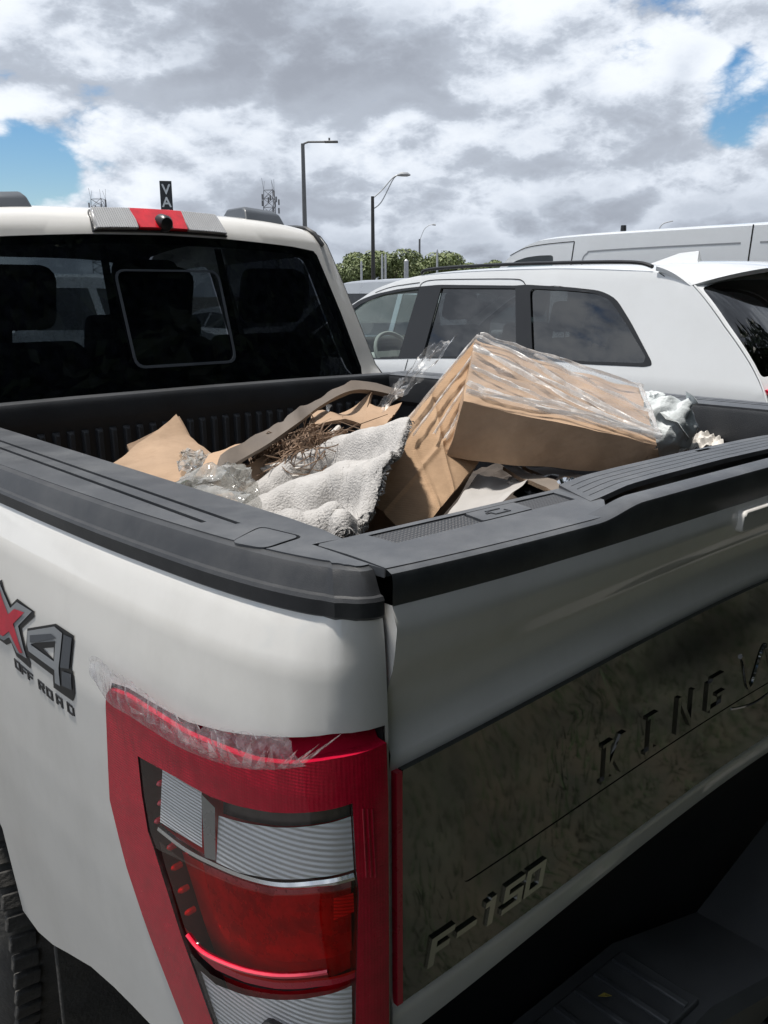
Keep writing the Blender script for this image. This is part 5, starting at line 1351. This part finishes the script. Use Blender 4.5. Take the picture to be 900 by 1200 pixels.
# tall trees and a hedge behind the photographer: they shade the rear of the truck and show in its reflections
rngb = random.Random(77)
for k in range(11):
    x = -1.6 + k * 2.1 + rngb.uniform(-.4, .4)
    make_tree((x, -4.6 + rngb.uniform(-.6, .6), 0), 8.5 + rngb.uniform(-1, 1.2), 3.0, 'tall dark tree behind the photographer, mirrored in the truck tailgate', 'leaf_dark', 9000, .18, 100 + k, 'trees behind the truck', low=.05, nblob=13, over=((0, 1.5, 4.6), (.3, 2.7, 5.1), (-.3, 3.6, 5.4)) if -3.5 < x < 8 else None)
hedge_blobs = [(-3.2 + .55 * k + rngb.uniform(-.2, .2), -3.3 + rngb.uniform(-.25, .25), .55 + .75 * (k % 3) * .8, .75, .9) for k in range(52)]
hv, hf = leaf_cloud(hedge_blobs, 56000, .095, rngb)
tag(mesh('hedge', hv, hf, 'leaf_dark', smooth=False), 'dense dark hedge behind the truck, mirrored in the tailgate', 'hedge')

# ================================================================ THE LOAD IN THE BED
def bil(q, u, v):
    a, b, c, d = [Vector(p) for p in q]          # a-b along u at v=0, d-c along u at v=1
    return (a * (1 - u) + b * u) * (1 - v) + (d * (1 - u) + c * u) * v
def hexa(name, top, bot, m, div=14, amp=.004, seed=1, edge=None, crease=None, scale=9.0, sidediv=3, parent=None, sharp=28):
    """a soft-cornered box between two quads, dented by noise; its rim can take another material"""
    v, f, mi = [], [], []
    def face(fn, nu, nv, idx):
        k = len(v)
        for j in range(nv + 1):
            for i in range(nu + 1): v.append(fn(i / nu, j / nv))
        for j in range(nv):
            for i in range(nu):
                f.append((k + j * (nu + 1) + i, k + j * (nu + 1) + i + 1, k + (j + 1) * (nu + 1) + i + 1, k + (j + 1) * (nu + 1) + i)); mi.append(idx)
    T, B = [Vector(p) for p in top], [Vector(p) for p in bot]
    ntop = (T[1] - T[0]).cross(T[3] - T[0]).normalized()
    def tp(u, w): 
        p = bil(T, u, w)
        return p + ntop * crease(u, w) if crease else p
    face(tp, div, div, 0); face(lambda u, w: bil(B, u, w), div, div, 0)
    for i in range(4):
        j = (i + 1) % 4; uv = [(0, 0), (1, 0), (1, 1), (0, 1)]
        def sf(u, w, i=i, j=j, uv=uv):
            uu, ww = uv[i][0] + (uv[j][0] - uv[i][0]) * u, uv[i][1] + (uv[j][1] - uv[i][1]) * u
            return tp(uu, ww) * (1 - w) + bil(B, uu, ww) * w
        face(sf, div, sidediv, 1)
    vv = []
    for p in v:
        d = Vector((fnoise(p, scale, seed), fnoise(p, scale, seed + 5), fnoise(p, scale, seed + 9))) * amp
        d += Vector((fnoise(p, scale * 4, seed + 2), fnoise(p, scale * 4, seed + 6), fnoise(p, scale * 4, seed + 3))) * amp * .35
        vv.append(Vector(p) + d)
    me = bpy.data.meshes.new(name); me.from_pydata([tuple(p) for p in vv], [], f)
    me.materials.append(MATS[m]); me.materials.append(MATS[edge or m])
    me.polygons.foreach_set('material_index', mi)
    bm = bmesh.new(); bm.from_mesh(me); bmesh.ops.remove_doubles(bm, verts=bm.verts, dist=.0004); bmesh.ops.recalc_face_normals(bm, faces=bm.faces); bm.to_mesh(me); bm.free()
    return link(name, me, None, parent, True, sharp)
def board(name, quad, t, m, amp=.006, seed=1, bend=0.0, label=None, cat='cardboard', group='torn cardboard in the truck bed', div=14, edge='cardboard_edge', crease=None):
    Q = [Vector(p) for p in quad]; n_ = (Q[1] - Q[0]).cross(Q[3] - Q[0]).normalized() * t
    cf = crease or (lambda u, w: bend * math.sin(math.pi * u))
    v_top = Q; o = hexa(name, v_top, [q - n_ for q in Q], m, div, amp, seed, edge, None, 7.0, 1)
    if bend or crease:
        nn = n_.normalized(); e1, e2 = Q[1] - Q[0], Q[3] - Q[0]
        for vert in o.data.vertices:
            d = vert.co - Q[0]; u = min(1, max(0, d.dot(e1) / e1.length_squared)); w = min(1, max(0, d.dot(e2) / e2.length_squared))
            vert.co += nn * cf(u, w)
        o.data.update()
    if label: tag(o, label, cat, group)
    return o

# loose trash under everything
def heap_fn(u, v):
    x, y = -.745 + 1.49 * u, .15 + 1.60 * v
    z = 1.16 + .10 * fnoise((x, y, 0), 3.2, 3) + .05 * fnoise((x, y, 0), 9, 5) + .025 * fnoise((x, y, 0), 22, 1) - .10 * max(0, (abs(y - .9) - .55))
    return (x, y, z)
hv_, hf_ = grid_mesh(70, 76, heap_fn)
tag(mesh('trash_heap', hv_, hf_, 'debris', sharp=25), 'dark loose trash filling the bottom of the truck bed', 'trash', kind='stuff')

# ---- the long carton, buckled in the middle and bound in stretch wrap
A_, E_, F_, G_, H_, I_ = (0.111, 0.746, 1.631), (0.375, 0.481, 1.521), (0.07, 0.233, 1.454), (-0.148, 0.53, 1.532), (0.065, 0.274, 1.397), (-0.162, 0.558, 1.414)
botA = Vector(A_) + (Vector(I_) - Vector(G_)); botE = Vector(E_) + (Vector(H_) - Vector(F_)) * 1.2
fold = lambda u, w: .012 * math.exp(-((w - .46) / .05) ** 2) - .010 * math.exp(-((w - .56) / .06) ** 2) + .004 * math.sin(u * 23) * math.exp(-((w - .2) / .2) ** 2)
carton = tag(empty('buckled_carton', (0, .5, 1.3)), 'long brown carton, buckled in the middle and bound with clear stretch wrap', 'carton')
ac = lambda o: adopt(o, carton)
right_top = [A_, E_, F_, G_]
ac(hexa('carton_half', right_top, [botA, botE, H_, I_], 'cardboard', 64, .009, 4, 'cardboard', fold, 6, 10))
A2, B2, C2, D2 = (0.091, 0.748, 1.624), (0.096, 0.785, 1.627), (-0.346, 0.655, 1.387), (-0.466, 0.493, 1.283)
L1, L2 = (-0.099, 0.55, 1.39), (-0.357, 0.448, 1.311)
left_top = [(0.086, 0.781, 1.627), (0.101, 0.747, 1.628), (-0.107, 0.545, 1.395), (-0.176, 0.788, 1.493)]
lf = [(0.124, 0.75, 1.633), (-0.085, 0.542, 1.403), (-0.387, 0.42, 1.313), (-0.36, 0.616, 1.395)]
nl = (Vector(lf[1]) - Vector(lf[0])).cross(Vector(lf[3]) - Vector(lf[0])).normalized()
if nl.dot(Vector(cam.matrix_world.translation) - Vector(lf[0])) < 0: nl = -nl
crz = lambda u, w: -.005 * math.exp(-((w - .42) / .015) ** 2) - .005 * math.exp(-((w - .62) / .012) ** 2 ) * (u > .35) + .0015 * math.sin(u * 9 + w * 5) - .004 * math.exp(-((u - .55) / .03) ** 2)
ac(hexa('carton_half', lf, [Vector(p) - nl * .12 for p in lf], 'cardboard_orange', 64, .004, 8, 'cardboard', crz, 6, 6))
rw = random.Random(12)
def on_quad(q, u, v, h, nrm): return bil(q, u, v) + nrm * h
nr = (Vector(E_) - Vector(A_)).cross(Vector(G_) - Vector(A_)).normalized()
if nr.z < 0: nr = -nr
# film lying over both halves
def wrap_sheet(q, nrm, u0, u1, v0, v1, seed, nu=40, nv=24, amp=.0035):
    def fn(a, b):
        u, v = u0 + (u1 - u0) * a, v0 + (v1 - v0) * b
        w = abs(fnoise((u * 1.5, v * 9, 0), 2.2, seed)) * amp + abs(fnoise((u * 3 + v * 4, v * 16, 0), 2.0, seed + 3)) * amp * .5
        return on_quad(q, u, v, .012 + w, nrm)
    vs_, fs = grid_mesh(nu, nv, fn); return ac(mesh('stretch_wrap', vs_, fs, 'stretch_wrap', sharp=18))
wrap_sheet(right_top, nr, 0, 1.0, .0, 1.0, 1, amp=.002)
def bunch(q, nrm, pts, w, seed, n=28):
    """a gathered rope of wrap lying on a face"""
    P2 = crom(pts, n // (len(pts) - 1)); vs_, fs = [], []
    for i, (u, v) in enumerate(P2):
        c = on_quad(q, u, v, .016 + .003 * fnoise((i * .3, seed, 0), 1.0), nrm)
        u2, v2 = P2[min(i + 1, len(P2) - 1)]; u1, v1 = P2[max(0, i - 1)]
        t = (on_quad(q, u2, v2, 0, nrm) - on_quad(q, u1, v1, 0, nrm)).normalized(); sd = t.cross(nrm)
        wd = w * (.55 + .6 * abs(fnoise((i * .25, seed, 3), 1.0)))
        for k in range(7):
            s = k / 6 * 2 - 1
            vs_.append(c + sd * wd * s + nrm * (.006 * (1 - s * s) + .005 * fnoise((i * .35, k * .9, seed), 1.0)))
    fs = [(i * 7 + k, i * 7 + k + 1, (i + 1) * 7 + k + 1, (i + 1) * 7 + k) for i in range(len(P2) - 1) for k in range(6)]
    return ac(mesh('wrap_band', vs_, fs, 'wrap_bunched', sharp=15))
for k, (pts, w) in enumerate([([(.0, .08), (.25, .18), (.6, .55), (1.0, .95)], .007), ([(0, .25), (.3, .50), (.65, .80), (1.0, .99)], .011), ([(0, .31), (.3, .42), (.7, .72), (1.0, .93)], .006),
                              ([(0, .86), (.2, .92), (.55, .90), (1.0, .985)], .012), ([(0, .98), (.4, .97), (1, 1.0)], .006), ([(.02, .02), (.5, .05), (1.0, .12)], .008), ([(.0, .60), (.25, .74), (.5, .86), (.9, .98)], .005),
                              ([(.35, .1), (.6, .28), (1.0, .62)], .004), ([(.98, .05), (.99, .5), (.99, .98)], .006)]):
    bunch(right_top, nr, pts, w, k)
for k, (pts, w) in enumerate([([(.0, .02), (.03, .35), (.08, .75)], .006), ([(.12, .0), (.17, .3), (.24, .65)], .004), ([(.30, .0), (.34, .25), (.42, .5)], .005), ([(.48, .0), (.50, .2), (.56, .42)], .007), ([(.42, .0), (.45, .2), (.52, .34)], .003)]):
    bunch(lf, nl, pts, w, 30 + k)
# loose film sagging off the far edge
def sag(a, b):
    p = Vector((0.105, 0.792, 1.628)).lerp(Vector((-0.15, 0.838, 1.425)), a); q = Vector((0.105, 0.883, 1.615)).lerp(Vector((-0.007, 0.938, 1.485)), a)
    return p.lerp(q, b) + Vector((0, 0, 1)) * (.02 * fnoise((a * 4, b * 3, 0), 1.6, 2) + .008 * fnoise((a * 14, b * 6, 0), 1.5, 8))
vs_, fs = grid_mesh(30, 12, sag); ac(mesh('stretch_wrap', vs_, fs, 'stretch_wrap', sharp=18))
# torn end flap of the carton
o = ac(hexa('carton_flap', [(0.061, 0.28, 1.45), (0.055, 0.225, 1.451), (0.093, 0.243, 1.419), (0.058, 0.268, 1.402)], [(0.121, 0.319, 1.435), (0.154, 0.29, 1.431), (0.151, 0.282, 1.4), (0.117, 0.305, 1.382)], 'cardboard_pale', 8, .006, 3, 'cardboard_edge'))

# ---- other cardboard
board('cardboard_sheet', [(-0.448, 1.127, 1.473), (-0.461, 0.95, 1.399), (-0.675, 0.751, 1.391), (-0.684, 0.983, 1.409)], .006, 'cardboard_pale', .010, 2, .010,
      'flat square of pale brown cardboard standing against the left rail', div=20)
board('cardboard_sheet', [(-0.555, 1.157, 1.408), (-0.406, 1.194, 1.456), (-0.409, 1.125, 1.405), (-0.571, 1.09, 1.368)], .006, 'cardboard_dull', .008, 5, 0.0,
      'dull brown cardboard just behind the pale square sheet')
board('cardboard_sheet', [(-0.711, 0.678, 1.405), (-0.539, 0.834, 1.421), (-0.357, 0.85, 1.453), (-0.579, 0.727, 1.406)], .006, 'cardboard', .010, 7, .012,
      'lit brown cardboard flap below the long folded strip')
# long folded strip back to the far rail, its shade put into a grey-brown colour
def strip_board(name, upper, lower, t, m, label, seed):
    U, L_ = crom(upper, 8), crom(lower, 8); v, f = [], []; n_ = len(U)
    for i in range(n_):
        a, b = Vector(U[i]), Vector(L_[i]); ax = (Vector(U[min(i + 1, n_ - 1)]) - Vector(U[max(i - 1, 0)])).normalized(); nn = ax.cross(b - a).normalized()
        w = Vector((fnoise((i * .3, 0, 0), 1, seed), fnoise((i * .3, 4, 0), 1, seed), fnoise((i * .3, 8, 0), 1, seed))) * .010
        v += [a + w, a.lerp(b, .33) + nn * .006 + w, a.lerp(b, .66) + nn * .005 + w * .5, b + w * .3, b - nn * t, a - nn * t + w]
    for i in range(n_ - 1):
        for k in range(6): f.append((i * 6 + k, i * 6 + (k + 1) % 6, (i + 1) * 6 + (k + 1) % 6, (i + 1) * 6 + k))
    f += [tuple(range(6)), tuple((n_ - 1) * 6 + k for k in range(6))[::-1]]
    return tag(mesh(name, v, f, m, sharp=30), label, 'cardboard', 'torn cardboard in the truck bed')
strip_board('cardboard_strip', [(-0.556, 0.77, 1.432), (-0.407, 0.828, 1.461), (-0.314, 0.863, 1.482), (-0.201, 0.922, 1.504), (-0.059, 0.968, 1.521), (0.128, 1.014, 1.491)],
            [(-0.586, 0.734, 1.409), (-0.434, 0.789, 1.439), (-0.338, 0.824, 1.465), (-0.213, 0.9, 1.49), (-0.078, 0.939, 1.508), (0.094, 0.983, 1.475)], .012, 'kraft_grey', 'long folded cardboard strip, shaded face coloured grey-brown, running up to the far rail', 4)
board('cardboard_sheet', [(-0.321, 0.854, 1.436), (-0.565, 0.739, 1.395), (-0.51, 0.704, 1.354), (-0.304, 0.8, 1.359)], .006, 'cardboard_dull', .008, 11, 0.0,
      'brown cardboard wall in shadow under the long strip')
board('bent_carton_piece', [(-0.16, 0.996, 1.465), (-0.026, 0.957, 1.491), (-0.178, 0.809, 1.469), (-0.289, 0.846, 1.456)], .010, 'cardboard_pale', .014, 13, .026,
      'small bent carton piece with open edge under the end of the long strip')
board('cardboard_sheet', [(-0.081, 0.892, 1.483), (0.018, 0.887, 1.479), (-0.158, 0.756, 1.446), (-0.244, 0.744, 1.432)], .006, 'cardboard', .008, 17, .008,
      'tan cardboard flap between the fluffy towel and the big carton')
vs_, fs = grid_mesh(14, 8, lambda a, b: bil([(-0.139, 1.016, 1.457), (-0.099, 1.014, 1.474), (-0.203, 0.93, 1.44), (-0.24, 0.932, 1.432)], a, b) + Vector((fnoise((a * 5, b * 4, 0), 1.4, 1), fnoise((a * 5, b * 4, 3), 1.4, 1), fnoise((a * 6, b * 5, 6), 1.5, 1))) * .018)
tag(mesh('plastic_film', vs_, fs, 'stretch_wrap', sharp=15), 'scrap of clear plastic film left of the bent carton piece', 'plastic')
vs_, fs = grid_mesh(16, 10, lambda a, b: bil([(-0.534, 0.941, 1.427), (-0.498, 0.905, 1.415), (-0.564, 0.823, 1.406), (-0.64, 0.783, 1.415)], a, b) + Vector((fnoise((a * 5, b * 4, 0), 1.4, 4), fnoise((a * 5, b * 4, 3), 1.4, 4), abs(fnoise((a * 6, b * 5, 6), 1.5, 4)))) * .020)
tag(mesh('plastic_film', vs_, fs, 'bag_film', sharp=15), 'torn clear plastic on the pale square cardboard', 'plastic')

# ---- dried stalks
st_ = MB(); rs = random.Random(21); cb = Vector((-0.345, 0.802, 1.422)); ux = (Vector((-0.225, 0.816, 1.449)) - Vector((-0.449, 0.792, 1.407))).normalized()
uy = Vector((0, 0, 1)); uz = ux.cross(uy)
for k in range(520):
    L_ = rs.uniform(.04, .11); c = cb + ux * rs.gauss(0, .042) + uy * rs.gauss(-.012, .015) + uz * rs.gauss(0, .030)
    a = rs.gauss(-.1, .34); d = (ux * math.cos(a) + uy * math.sin(a) * .8 + uz * rs.gauss(0, .35)).normalized(); bend = Vector((rs.gauss(0, .03), rs.gauss(0, .03), rs.gauss(-.015, .03)))
    st_.tube(crom([c - d * L_ / 2 + bend * .3, c - d * L_ * .2 - bend * .35, c + d * L_ * .2 - bend * .35, c + d * L_ / 2 + bend * .8], 3), [.0007, .0010, .0013, .0014, .0014, .0014, .0013, .0012, .0010, .0006], 3, False)
bun = st_.build('dry_stalks', 'straw'); tag(bun, 'tangled bundle of dry brown stalks behind the fluffy towel', 'dry grass'); 
s2 = MB()
for k in range(120):
    L_ = rs.uniform(.05, .12); c = cb + ux * rs.gauss(.01, .035) + uy * rs.gauss(-.004, .014) - uz * rs.uniform(0, .05)
    a = rs.gauss(0, .4); d = (ux * math.cos(a) + uy * math.sin(a)).normalized(); bend = Vector((rs.gauss(0, .02), rs.gauss(0, .02), rs.gauss(-.02, .02)))
    s2.tube([c - d * L_ / 2 + bend, c, c + d * L_ / 2 + bend], [.0008, .0015, .0006], 3, False)
q = s2.build('pale_stalks', 'straw_pale', bun); q['kind'] = 'stuff'
tag(MB().tube([(-0.269, 0.798, 1.445), (-0.228, 0.821, 1.456)], .006, 8).build('stick', 'paper_white'), 'short pale stick poking out of the dry stalks', 'stick')

# ---- fluffy towel
rows = [[(-0.579, 0.705, 1.339), (-0.482, 0.762, 1.353), (-0.386, 0.796, 1.379), (-0.31, 0.791, 1.398), (-0.248, 0.776, 1.432), (-0.235, 0.691, 1.458), (-0.257, 0.584, 1.491)],
        [(-0.642, 0.577, 1.365), (-0.559, 0.615, 1.368), (-0.481, 0.634, 1.381), (-0.406, 0.628, 1.396), (-0.358, 0.597, 1.427), (-0.335, 0.545, 1.457), (-0.333, 0.485, 1.486)],
        [(-0.691, 0.462, 1.382), (-0.633, 0.465, 1.379), (-0.573, 0.469, 1.385), (-0.512, 0.474, 1.394), (-0.487, 0.457, 1.408), (-0.468, 0.433, 1.429), (-0.449, 0.411, 1.453)],
        [(-0.73, 0.357, 1.374), (-0.704, 0.332, 1.368), (-0.666, 0.326, 1.366), (-0.635, 0.325, 1.362), (-0.611, 0.332, 1.363), (-0.588, 0.34, 1.366), (-0.553, 0.367, 1.375)]]
RU = [crom(r_, 26) for r_ in rows]
NU = len(RU[0]); NV = 84
def towel_pt(i, v):
    P4 = [Vector(RU[k][i]) for k in range(4)]; t = v * 3; k = min(2, int(t)); t -= k
    p0, p1, p2, p3 = P4[max(0, k - 1)], P4[k], P4[k + 1], P4[min(3, k + 2)]
    return 0.5 * ((2 * p1) + (p2 - p0) * t + (2 * p0 - 5 * p1 + 4 * p2 - p3) * t * t + (3 * p1 - p0 - 3 * p2 + p3) * t ** 3)
tv_ = []
for j in range(NV + 1):
    for i in range(NU):
        p = towel_pt(i, j / NV); u, v = i / (NU - 1), j / NV
        fold_ = .032 * math.sin((u * 1.2 - v * 3.4) * 4.8 + 2.6 * fnoise((u * 2, v * 2, 0), 1.3, 2)) + .016 * fnoise((u * 5, v * 6, 0), 1.5, 4)
        p += Vector((-.35, -.35, .85)) * (fold_ * (.4 + .6 * math.sin(math.pi * min(1, max(0, u)))) + .002 * fnoise((u * 34, v * 26, 0), 1.0, 6))
        tv_.append(p)
tf_ = [(j * NU + i, j * NU + i + 1, (j + 1) * NU + i + 1, (j + 1) * NU + i) for j in range(NV) for i in range(NU - 1)]
tow = mesh('fluffy_towel', tv_, tf_, 'towel', sharp=180)
sm = tow.modifiers.new('thick', 'SOLIDIFY'); sm.thickness = .012; sm.offset = -1
tag(tow, 'rumpled white fluffy towel lying in front of the big carton', 'towel')
pile = MB(); rp_ = random.Random(31)
for k in range(42000):
    fi = rp_.randrange(len(tf_)); a, b, c, d = [Vector(tv_[q]) for q in tf_[fi]]; u, v = rp_.random(), rp_.random()
    p = (a * (1 - u) + b * u) * (1 - v) + (d * (1 - u) + c * u) * v; n_ = (b - a).cross(d - a).normalized()
    if n_.z < 0: n_ = -n_
    t1_ = Vector((rp_.gauss(0, 1), rp_.gauss(0, 1), rp_.gauss(0, 1))); t1_ = (t1_ - n_ * t1_.dot(n_)).normalized()
    h = rp_.uniform(.0035, .0085)
    t2_ = t1_.cross(n_) * rp_.choice((-1, 1))
    pile.tube([p - n_ * .002, p + n_ * h * .9 + t1_ * h * .35, p + n_ * h + t1_ * h * .9 + t2_ * h * .3, p + n_ * h * .45 + t1_ * h * 1.1 + t2_ * h * .8], [.0011, .0013, .0012, .0006], 3, False)
pl_ = pile.build('pile', 'towel', tow); pl_['kind'] = 'stuff'

# ---- bags, bottle, tray and papers
def crumpled(name, c, rad, m, label, cat, seed, amp=.3, sub=4, ridge=5.0, group=None, rot=0, fine=.3, parent=None):
    bm = bmesh.new(); bmesh.ops.create_icosphere(bm, subdivisions=sub, radius=1)
    for v in bm.verts:
        p = v.co.copy(); r_ = 1 + amp * fnoise(p, 1.4, seed) - amp * .8 * abs(fnoise(p, ridge * .5, seed + 2)) + amp * fine * fnoise(p, ridge * 1.6, seed + 4)
        v.co = Vector((p.x * rad[0], p.y * rad[1], p.z * rad[2])) * r_
    me = bpy.data.meshes.new(name); bm.to_mesh(me); bm.free(); me.transform(Matrix.Translation(Vector(c)) @ Matrix.Rotation(rot, 4, 'Z'))
    o = link(name, me, m, parent, True, 30)
    return tag(o, label, cat, group) if label else o
crumpled('plastic_bag', (-0.646, 0.65, 1.409), (.055, .045, .038), 'bag_film', 'crumpled clear plastic bag beside the left rail', 'bag', 3, .45)
crumpled('plastic_bag', (-0.58, 0.674, 1.408), (.042, .038, .036), 'bag_film', 'milky plastic bag between the clear bag and the black tray', 'bag', 8, .5)
crumpled('trash_bundle', (-0.624, 0.707, 1.39), (.05, .04, .03), 'debris', 'dark bundle inside the clear plastic bag by the left rail', 'trash', 5, .3)
bt = tag(empty('plastic_bottle', (-0.721, 0.607, 1.414)), 'clear plastic bottle with a green cap lying by the left rail', 'bottle')
p0, p1 = Vector((-0.722, 0.637, 1.417)), Vector((-0.715, 0.617, 1.415)); dd = (p1 - p0).normalized()
adopt(MB().tube([p0, p1], .0095, 14).build('cap', 'green_cap', bevel=.0015), bt)
adopt(MB().tube([p1, p1 + dd * .012, p1 + dd * .03, p1 + dd * .05, p1 + dd * .14, p1 + dd * .145], [.009, .010, .024, .030, .030, .02], 16).build('bottle_body', 'bag_film'), bt)
crumpled('crumpled_paper', (-0.662, 0.579, 1.4), (.026, .024, .016), 'cardboard_pale', 'small crumpled tan paper at the towel left end', 'paper', 12, .5)
crumpled('crumpled_paper', (-0.408, 0.765, 1.393), (.060, .035, .022), 'paper_white', 'off-white crumpled paper behind the towel', 'paper', 14, .45, rot=-.6)
tq = [(-0.472, 0.875, 1.391), (-0.357, 0.879, 1.375), (-0.446, 0.762, 1.365), (-0.541, 0.739, 1.379)]
tr_ = tag(empty('plastic_tray', (0, .9, 1.3)), 'clear black-tinted plastic tray under the long cardboard strip', 'tray')
o = adopt(hexa('tray_wall', [Vector(p) for p in tq], [Vector(p) - Vector((0, 0, .07)) for p in tq], 'tray_film', 10, .002, 2), tr_)
rim_ = MB(); rim_.tube([tq[0], tq[1], tq[2], tq[3], tq[0]], .0035, 6); adopt(rim_.build('rim', 'tray_film'), tr_)
bq = [(-0.762, 1.035, 1.444), (-0.736, 0.875, 1.441), (-0.741, 0.596, 1.409), (-0.811, 0.846, 1.446)]
vs_, fs = grid_mesh(30, 10, lambda a, b: bil([(-0.735, 1.117, 1.432), (-0.711, 0.652, 1.41), (-0.741, 0.594, 1.401), (-0.801, 0.929, 1.432)], a, b) + Vector((0, 0, 1)) * (.016 * fnoise((a * 8, b * 3, 0), 1.6, 1) + .01 * fnoise((a * 20, b * 5, 0), 1.2, 2)))
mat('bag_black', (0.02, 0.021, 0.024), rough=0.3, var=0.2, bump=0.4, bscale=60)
tag(mesh('black_bag', vs_, fs, 'bag_black', sharp=25), 'black plastic bag tucked along the left rail', 'bag')
# white woven sacks near the right rail
sk_ = crumpled('white_sack', (0.493, 0.48, 1.413), (.085, .075, .078), 'sack_white', 'white plastic sack with a twisted neck right of the big carton', 'sack', 31, .22, 5, 3.5, fine=.22)
nk = MB(); nk.tube(crom([(0.471, 0.449, 1.427), (0.493, 0.438, 1.454), (0.509, 0.432, 1.477), (0.519, 0.427, 1.489)], 5), [.050, .046, .042, .036, .030, .026, .022, .018, .014, .012, .011, .010, .012, .016, .018, .012], 12)
nkm = nk.build('twisted_neck', 'sack_white', sk_)
for v in nkm.data.vertices: v.co += Vector((fnoise(v.co, 40, 1), fnoise(v.co, 40, 2), fnoise(v.co, 40, 3))) * .012
crumpled('white_sack', (0.539, 0.561, 1.451), (.05, .06, .05), 'sack_white', 'folded part of a white sack against the carton end', 'sack', 37, .28, 5, 4)
vs_, fs = grid_mesh(24, 12, lambda a, b: bil([(0.597, 0.489, 1.384), (0.806, 0.508, 1.373), (0.671, 0.419, 1.367), (0.448, 0.411, 1.377)], a, b) + Vector((0, 0, 1)) * .016 * fnoise((a * 5, b * 4, 0), 1.6, 3))
tag(mesh('white_sheet', vs_, fs, 'paper_white', sharp=25), 'flattened off-white plastic sheet right of the white sack', 'sheet')
# grey paper and boards under the carton
def curl(a, b):
    p = bil([(-0.376, 0.368, 1.346), (-0.048, 0.58, 1.364), (-0.006, 0.459, 1.358), (-0.326, 0.279, 1.375)], a, b)
    return p + Vector((0, 0, 1)) * (.030 * max(0, b - .55) ** 1.3 * 2.0 + .006 * fnoise((a * 4, b * 4, 0), 1.4, 5))
vs_, fs = grid_mesh(20, 16, curl); o = mesh('paper_sheet', vs_, fs, 'paper_grey', sharp=40); tag(o, 'curled light grey paper sheet under the big carton', 'paper')
for k, (q, m_, lb) in enumerate([([(-0.024, 0.535, 1.375), (0.013, 0.53, 1.374), (-0.099, 0.303, 1.383), (-0.141, 0.309, 1.376)], 'kraft_grey', 'grey cardboard slat under the big carton, nearest the curled paper'),
                               ([(0.054, 0.546, 1.368), (0.093, 0.512, 1.366), (-0.027, 0.295, 1.387), (-0.074, 0.307, 1.38)], 'kraft_grey', 'second grey cardboard slat under the big carton')]):
    board('cardboard_piece', q, .008, m_, .005, 40 + k, .004, lb)
crumpled('foil_scrap', (-0.102, 0.309, 1.396), (.016, .014, .012), 'chrome', 'small shiny foil scrap beside the tailgate under the carton', 'foil', 17, .6, 3)
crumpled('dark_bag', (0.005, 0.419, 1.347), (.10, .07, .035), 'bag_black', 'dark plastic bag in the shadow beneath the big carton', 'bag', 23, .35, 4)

crumpled('crumpled_paper', (-0.04, 0.304, 1.378), (.030, .022, .016), 'paper_white', 'pale crumpled paper under the right end of the big carton', 'paper', 44, .5)
crumpled('crumpled_paper', (-0.019, 0.47, 1.359), (.05, .035, .02), 'paper_grey', 'grey crumpled paper behind the curled sheet under the carton', 'paper', 47, .5)

# ---- fallen leaves on the bumper step
rl_ = random.Random(4)
for k, (x, y) in enumerate([(-.60, -.05), (-.545, -.02), (-.575, -.085), (-.47, -.10), (-.65, -.09), (-.40, -.03)]):
    a = rl_.uniform(0, 6.28); c = Vector((x, y, .6915)); d = Vector((math.cos(a), math.sin(a), .08)); e_ = Vector((-d.y, d.x, .05))
    v = [c - d * .011, c - e_ * .005 + Vector((0, 0, .002)), c + d * .011, c + e_ * .005 + Vector((0, 0, .003))]
    tag(mesh('fallen_leaf', v + [p - Vector((0, 0, .0006)) for p in v], [(0, 1, 2, 3), (7, 6, 5, 4), (0, 4, 5, 1), (1, 5, 6, 2), (2, 6, 7, 3), (3, 7, 4, 0)], 'leaf_litter', smooth=False),
        'tiny yellow fallen leaf on the black bumper step', 'leaf', 'fallen leaves on the bumper')
